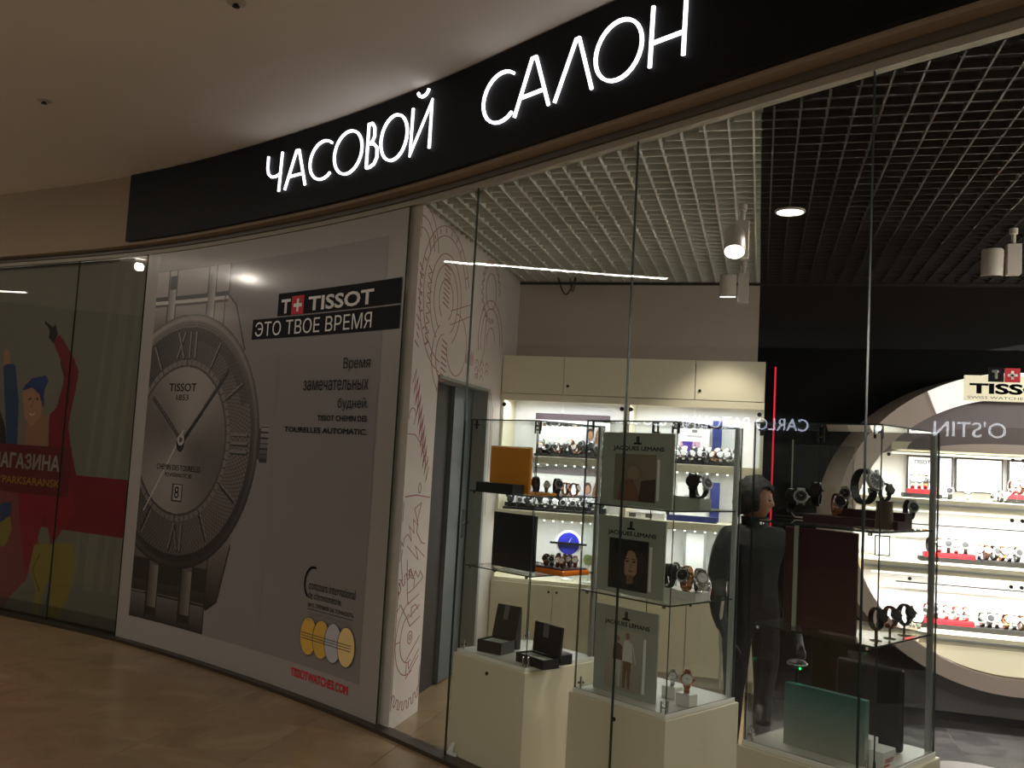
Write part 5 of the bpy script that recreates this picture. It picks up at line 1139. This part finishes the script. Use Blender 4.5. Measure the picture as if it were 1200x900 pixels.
t = incase('white_carton', 'white carton with red lettering beside the teal one', 'carton', c3_, .165, -.075, ZBASE, 0); bevel(MB().box(-.06, .06, -.05, .05, 0, .055).build('body', M['white'], t), .002, 1)
text('TISSOT', -.04, .03, .015, .03, lambda a, b: (.0612, a, b), M['inkred'], t, bold=.03); MB().box(.0602, .0612, -.045, .0, .004, .01).build('red_stripe', M['inkred'], t)
t = incase('white_carton', 'small white box stacked on top of the white carton', 'carton', c3_, .145, -.085, ZBASE+.055); bevel(MB().box(-.03, .03, -.03, .03, 0, .03).build('body', M['white'], t), .002, 1)
t = incase('white_paper', 'folded white paper at the back left of the right showcase', 'paper', c3_, -.16, .12, ZBASE); MB().add([(-.05, 0, 0), (.05, 0, 0), (.055, .005, .075), (-.045, .004, .08), (-.05, .04, 0), (.05, .04, 0)], [(0, 1, 2, 3), (4, 5, 2, 3)]).build('sheet', M['white'], t)
u, z = cpl(c3_, 934, 777, .0)
t = incase('ring_stand', 'dark oval dish with chrome rim and green light on a black stem', 'stand', c3_, u, .0, ZBASE); hh = z-ZBASE
MB().lathe([(.03, 0), (.03, .006), (.006, .01), (.006, hh-.02)], 16).build('stem', M['blk'], t); MB().lathe([(.01, hh-.02), (.036, hh-.008), (.038, hh+.002), (.03, hh+.01), (.01, hh+.014)], 24).build('dish', M['blk'], t)
MB().lathe([(.038, hh-.003), (.0405, hh), (.038, hh+.003)], 24).build('chrome_rim', M['chrome'], t); MB().lathe([(.001, -.005), (.005, 0), (.001, .005)], 10, c=(.03, -.03, hh-.012)).build('green_light', mat('green_indicator', C(20, 220, 120), .4, emit=3, ecol=C(20, 230, 120)), t)
t = incase('black_display_board', 'black rounded board leaning at the back of the lowest deck', 'board', c3_, .06, .1, ZBASE); bevel(MB().box(-.13, .13, 0, .03, 0, .3).build('board', M['blk'], t), .02, 3)

# white folded card lying by the storefront rail
x, y = c2w(c1, w2c(c1, *onz(536, 888, 0.))[0], -.279); t = thing('white_card_box', 'small crumpled white card on the floor between the glass and the left showcase', 'box', (x, y, 0), CA); MB().box(-.03, .035, -.007, .007, 0, .035).build('fold', M['white'], t); MB().add([(-.025, -.006, .035), (.01, -.006, .035), (.02, .004, .085), (-.008, .006, .08)], [(0, 1, 2, 3)]).build('flap', M['white'], t)

# ------------------------------------------------------------------ person in dark clothes behind the showcases
def person():
    px_, py_ = -.015, 4.95
    root = thing('person', 'person in a black jacket standing behind the right glass showcase, face turned right', 'person', (px_, py_, 0), math.radians(30)); root.scale = (.945,)*3
    # skeleton (x: right hand side, -y: front)
    V = []; E_ = []; Rr = []
    def v(p, r): V.append(p); Rr.append(r if isinstance(r, tuple) else (r, r)); return len(V)-1
    def chain(idx, pts):
        for p, r in pts: j = v(p, r); E_.append((idx, j)); idx = j
        return idx
    pel = v((0, 0, .86), (.135, .1)); sp1 = chain(pel, [((0, 0, .98), (.15, .12)), ((0, .005, 1.12), (.165, .125)), ((0, .005, 1.24), (.17, .115))])
    nk = chain(sp1, [((0, .0, 1.33), (.065, .055)), ((0, -.005, 1.39), .045)]); 
    for s in (-1, 1):
        chain(sp1, [((s*.15, .005, 1.27), .075), ((s*.19, .0, 1.2), .068), ((s*.215, .01, 1.0), .058), ((s*.215, -.05, .84), .045), ((s*.21, -.13, .76), .026), ((s*.21, -.155, .725), (.03, .018))])
        ft = chain(pel, [((s*.085, 0, .8), .09), ((s*.09, -.01, .62), .08), ((s*.09, .0, .45), .058), ((s*.092, .012, .28), .056), ((s*.092, .02, .09), .038), ((s*.095, .0, .045), .042), ((s*.1, -.1, .032), .034), ((s*.102, -.15, .028), .024)])
    # fingers
    n_ = len(V)
    for s in (-1, 1):
        w_ = [i for i in range(n_) if abs(V[i][0]-s*.21) < 1e-6 and abs(V[i][2]-.725) < 1e-6][0]
        for k, (ox, L) in enumerate(((-.026, .075), (-.009, .085), (.009, .08), (.026, .065))):
            b = (s*.21+ox*.6, -.165+abs(ox)*.2, .7); chain(w_, [(b, .009), ((b[0]+ox*.25, b[1]-.012, b[2]-L*.45), .0085), ((b[0]+ox*.25, b[1]+.004, b[2]-L*.85), .007)])
        chain(w_, [((s*.21-s*.03, -.175, .72), .01), ((s*.21-s*.045, -.19, .69), .009), ((s*.21-s*.046, -.19, .665), .0075)])
    me = bpy.data.meshes.new('body'); me.from_pydata(V, E_, []); o = bpy.data.objects.new('body', me); COL.objects.link(o)
    sk = o.modifiers.new('skin', 'SKIN'); sk.use_smooth_shade = True
    for i, r in enumerate(Rr): me.skin_vertices[0].data[i].radius = r
    me.skin_vertices[0].data[0].use_root = True
    sb_ = o.modifiers.new('sub', 'SUBSURF'); sb_.levels = 1; sb_.render_levels = 1
    bpy.context.view_layer.update(); m2 = bpy.data.meshes.new_from_object(o.evaluated_get(bpy.context.evaluated_depsgraph_get()))
    bpy.data.objects.remove(o)
    bm = bmesh.new(); bm.from_mesh(m2)
    # head: shaped sphere with face
    hb = bmesh.new(); bmesh.ops.create_icosphere(hb, subdivisions=4, radius=1)
    for q_ in hb.verts:
        x, y, z = q_.co; sx, sy, sz = .074, .092, .112
        if z < 0: sx *= 1-.28*(-z)**1.5; sy *= 1-.12*(-z)
        X, Y, Z = x*sx, y*sy, z*sz
        if y < 0:
            Y -= .022*math.exp(-((x*sx/.012)**2+((Z+.018)/.016)**2))        # nose
            Y += .008*sum(math.exp(-(((X-e*.03)/.014)**2+((Z-.004)/.011)**2)) for e in (-1, 1))   # eye sockets
            Y -= .006*math.exp(-((X/.02)**2+((Z+.055)/.007)**2)); Y -= .008*math.exp(-((X/.02)**2+((Z+.09)/.014)**2)); Y -= .004*math.exp(-((X/.045)**2+((Z-.022)/.008)**2))
        for e in (-1, 1):
            d_ = ((Y-.006)/.014)**2+((Z+.008)/.026)**2
            if e*X > .045 and d_ < 3: X += e*.014*math.exp(-d_)
        q_.co = (X, Y, Z)
    hm = bpy.data.meshes.new('h'); hb.to_mesh(hm); hb.free(); hm.transform(Matrix.Translation((0, -.0, 1.475)) @ Matrix.Rotation(math.radians(48), 4, 'Z')); bm.from_mesh(hm)
    m3_ = bpy.data.meshes.new('body'); bm.to_mesh(m3_); bm.free()
    o = bpy.data.objects.new('body', m3_); COL.objects.link(o); rm = o.modifiers.new('rm', 'REMESH'); rm.mode = 'VOXEL'; rm.voxel_size = .0075; rm.use_smooth_shade = True
    bpy.context.view_layer.update(); m4 = bpy.data.meshes.new_from_object(o.evaluated_get(bpy.context.evaluated_depsgraph_get())); bpy.data.objects.remove(o)
    m4.name = 'body'; m4.materials.clear()
    for k in ('skin', 'jacket', 'trouser', 'blk'): m4.materials.append(M[k])
    zz = np.empty(len(m4.polygons)*3); m4.polygons.foreach_get('center', zz); cz_ = zz.reshape(-1, 3)
    mi = np.where(cz_[:, 2] < .075, 3, np.where((cz_[:, 2] < .84) & (np.abs(cz_[:, 0]) < .17), 2, np.where(cz_[:, 2] > 1.375, 0, 1))); hand = (np.abs(cz_[:, 0]) > .165) & (cz_[:, 2] < .765); mi[hand] = 3
    m4.polygons.foreach_set('material_index', mi.astype(np.int32)); m4.polygons.foreach_set('use_smooth', np.ones(len(m4.polygons), bool)); m4.update()
    o = bpy.data.objects.new('body', m4); COL.objects.link(o); o.parent = root
    zmin = min(v_.co.z for v_ in m4.vertices)
    for v_ in m4.vertices: v_.co.z -= zmin
    # hair cap, chin length
    hb = bmesh.new(); bmesh.ops.create_icosphere(hb, subdivisions=4, radius=1)
    dele = [q_ for q_ in hb.verts if (q_.co.y < -.3-.2*abs(q_.co.x) and q_.co.z < .38+.12*math.sin(q_.co.x*9)) or q_.co.z < -.45-.25*max(0, q_.co.y)]; bmesh.ops.delete(hb, geom=dele, context='VERTS')
    for q_ in hb.verts:
        x, y, z = q_.co; w2 = 1+.05*math.sin(x*19+z*7)*math.cos(y*17)+.035*math.sin(x*41+y*37+z*29); w2 += .05*math.sin(x*63+z*51)*math.sin(y*57); q_.co = (x*.094*w2, y*.112*w2+.004, z*.13*w2+.004 if z > 0 else z*.16*w2)
    hm = bpy.data.meshes.new('hair'); hb.to_mesh(hm); hb.free(); hm.transform(Matrix.Translation((0, .0, 1.478-zmin)) @ Matrix.Rotation(math.radians(48), 4, 'Z')); hm.materials.append(M['hair']); ho = bpy.data.objects.new('hair', hm); COL.objects.link(ho); ho.parent = root
    so = ho.modifiers.new('s', 'SOLIDIFY'); so.thickness = .014; so.offset = -1
    for pz in hm.polygons: pz.use_smooth = True
    for s in (-1, 1):
        MB().lathe([(.001, -.005), (.006, -.002), (.006, .002), (.001, .005)], 10, c=(s*.03, -.098, 1.479-zmin)).build('eye', M['ink'], root).matrix_basis = Matrix.Rotation(math.radians(48), 4, 'Z') @ Matrix.Translation((0, .012, 0))
    mb = MB(); mb.tube([(-.21, -.07, .95), (-.235, -.09, .8), (-.225, -.1, .62), (-.23, -.1, .48)], .009, 8); mb.build('white_strap', M['lampw'], root)
    # collar and hem of the jacket
    MB().lathe([(.07, 1.33-zmin), (.075, 1.385-zmin), (.066, 1.385-zmin), (.062, 1.34-zmin)], 20).build('collar', M['jacket'], root)
person()
x, y = onz(1146, 912, .05); t = thing('floor_podium', 'low round pale podium on the dark floor at the bottom right edge of the view', 'podium', (x, y, 0)); MB().lathe([(.27, 0), (.27, .045), (.262, .05)], 40).build('disc', mat('dim_podium', C(96, 86, 80), .6), t)
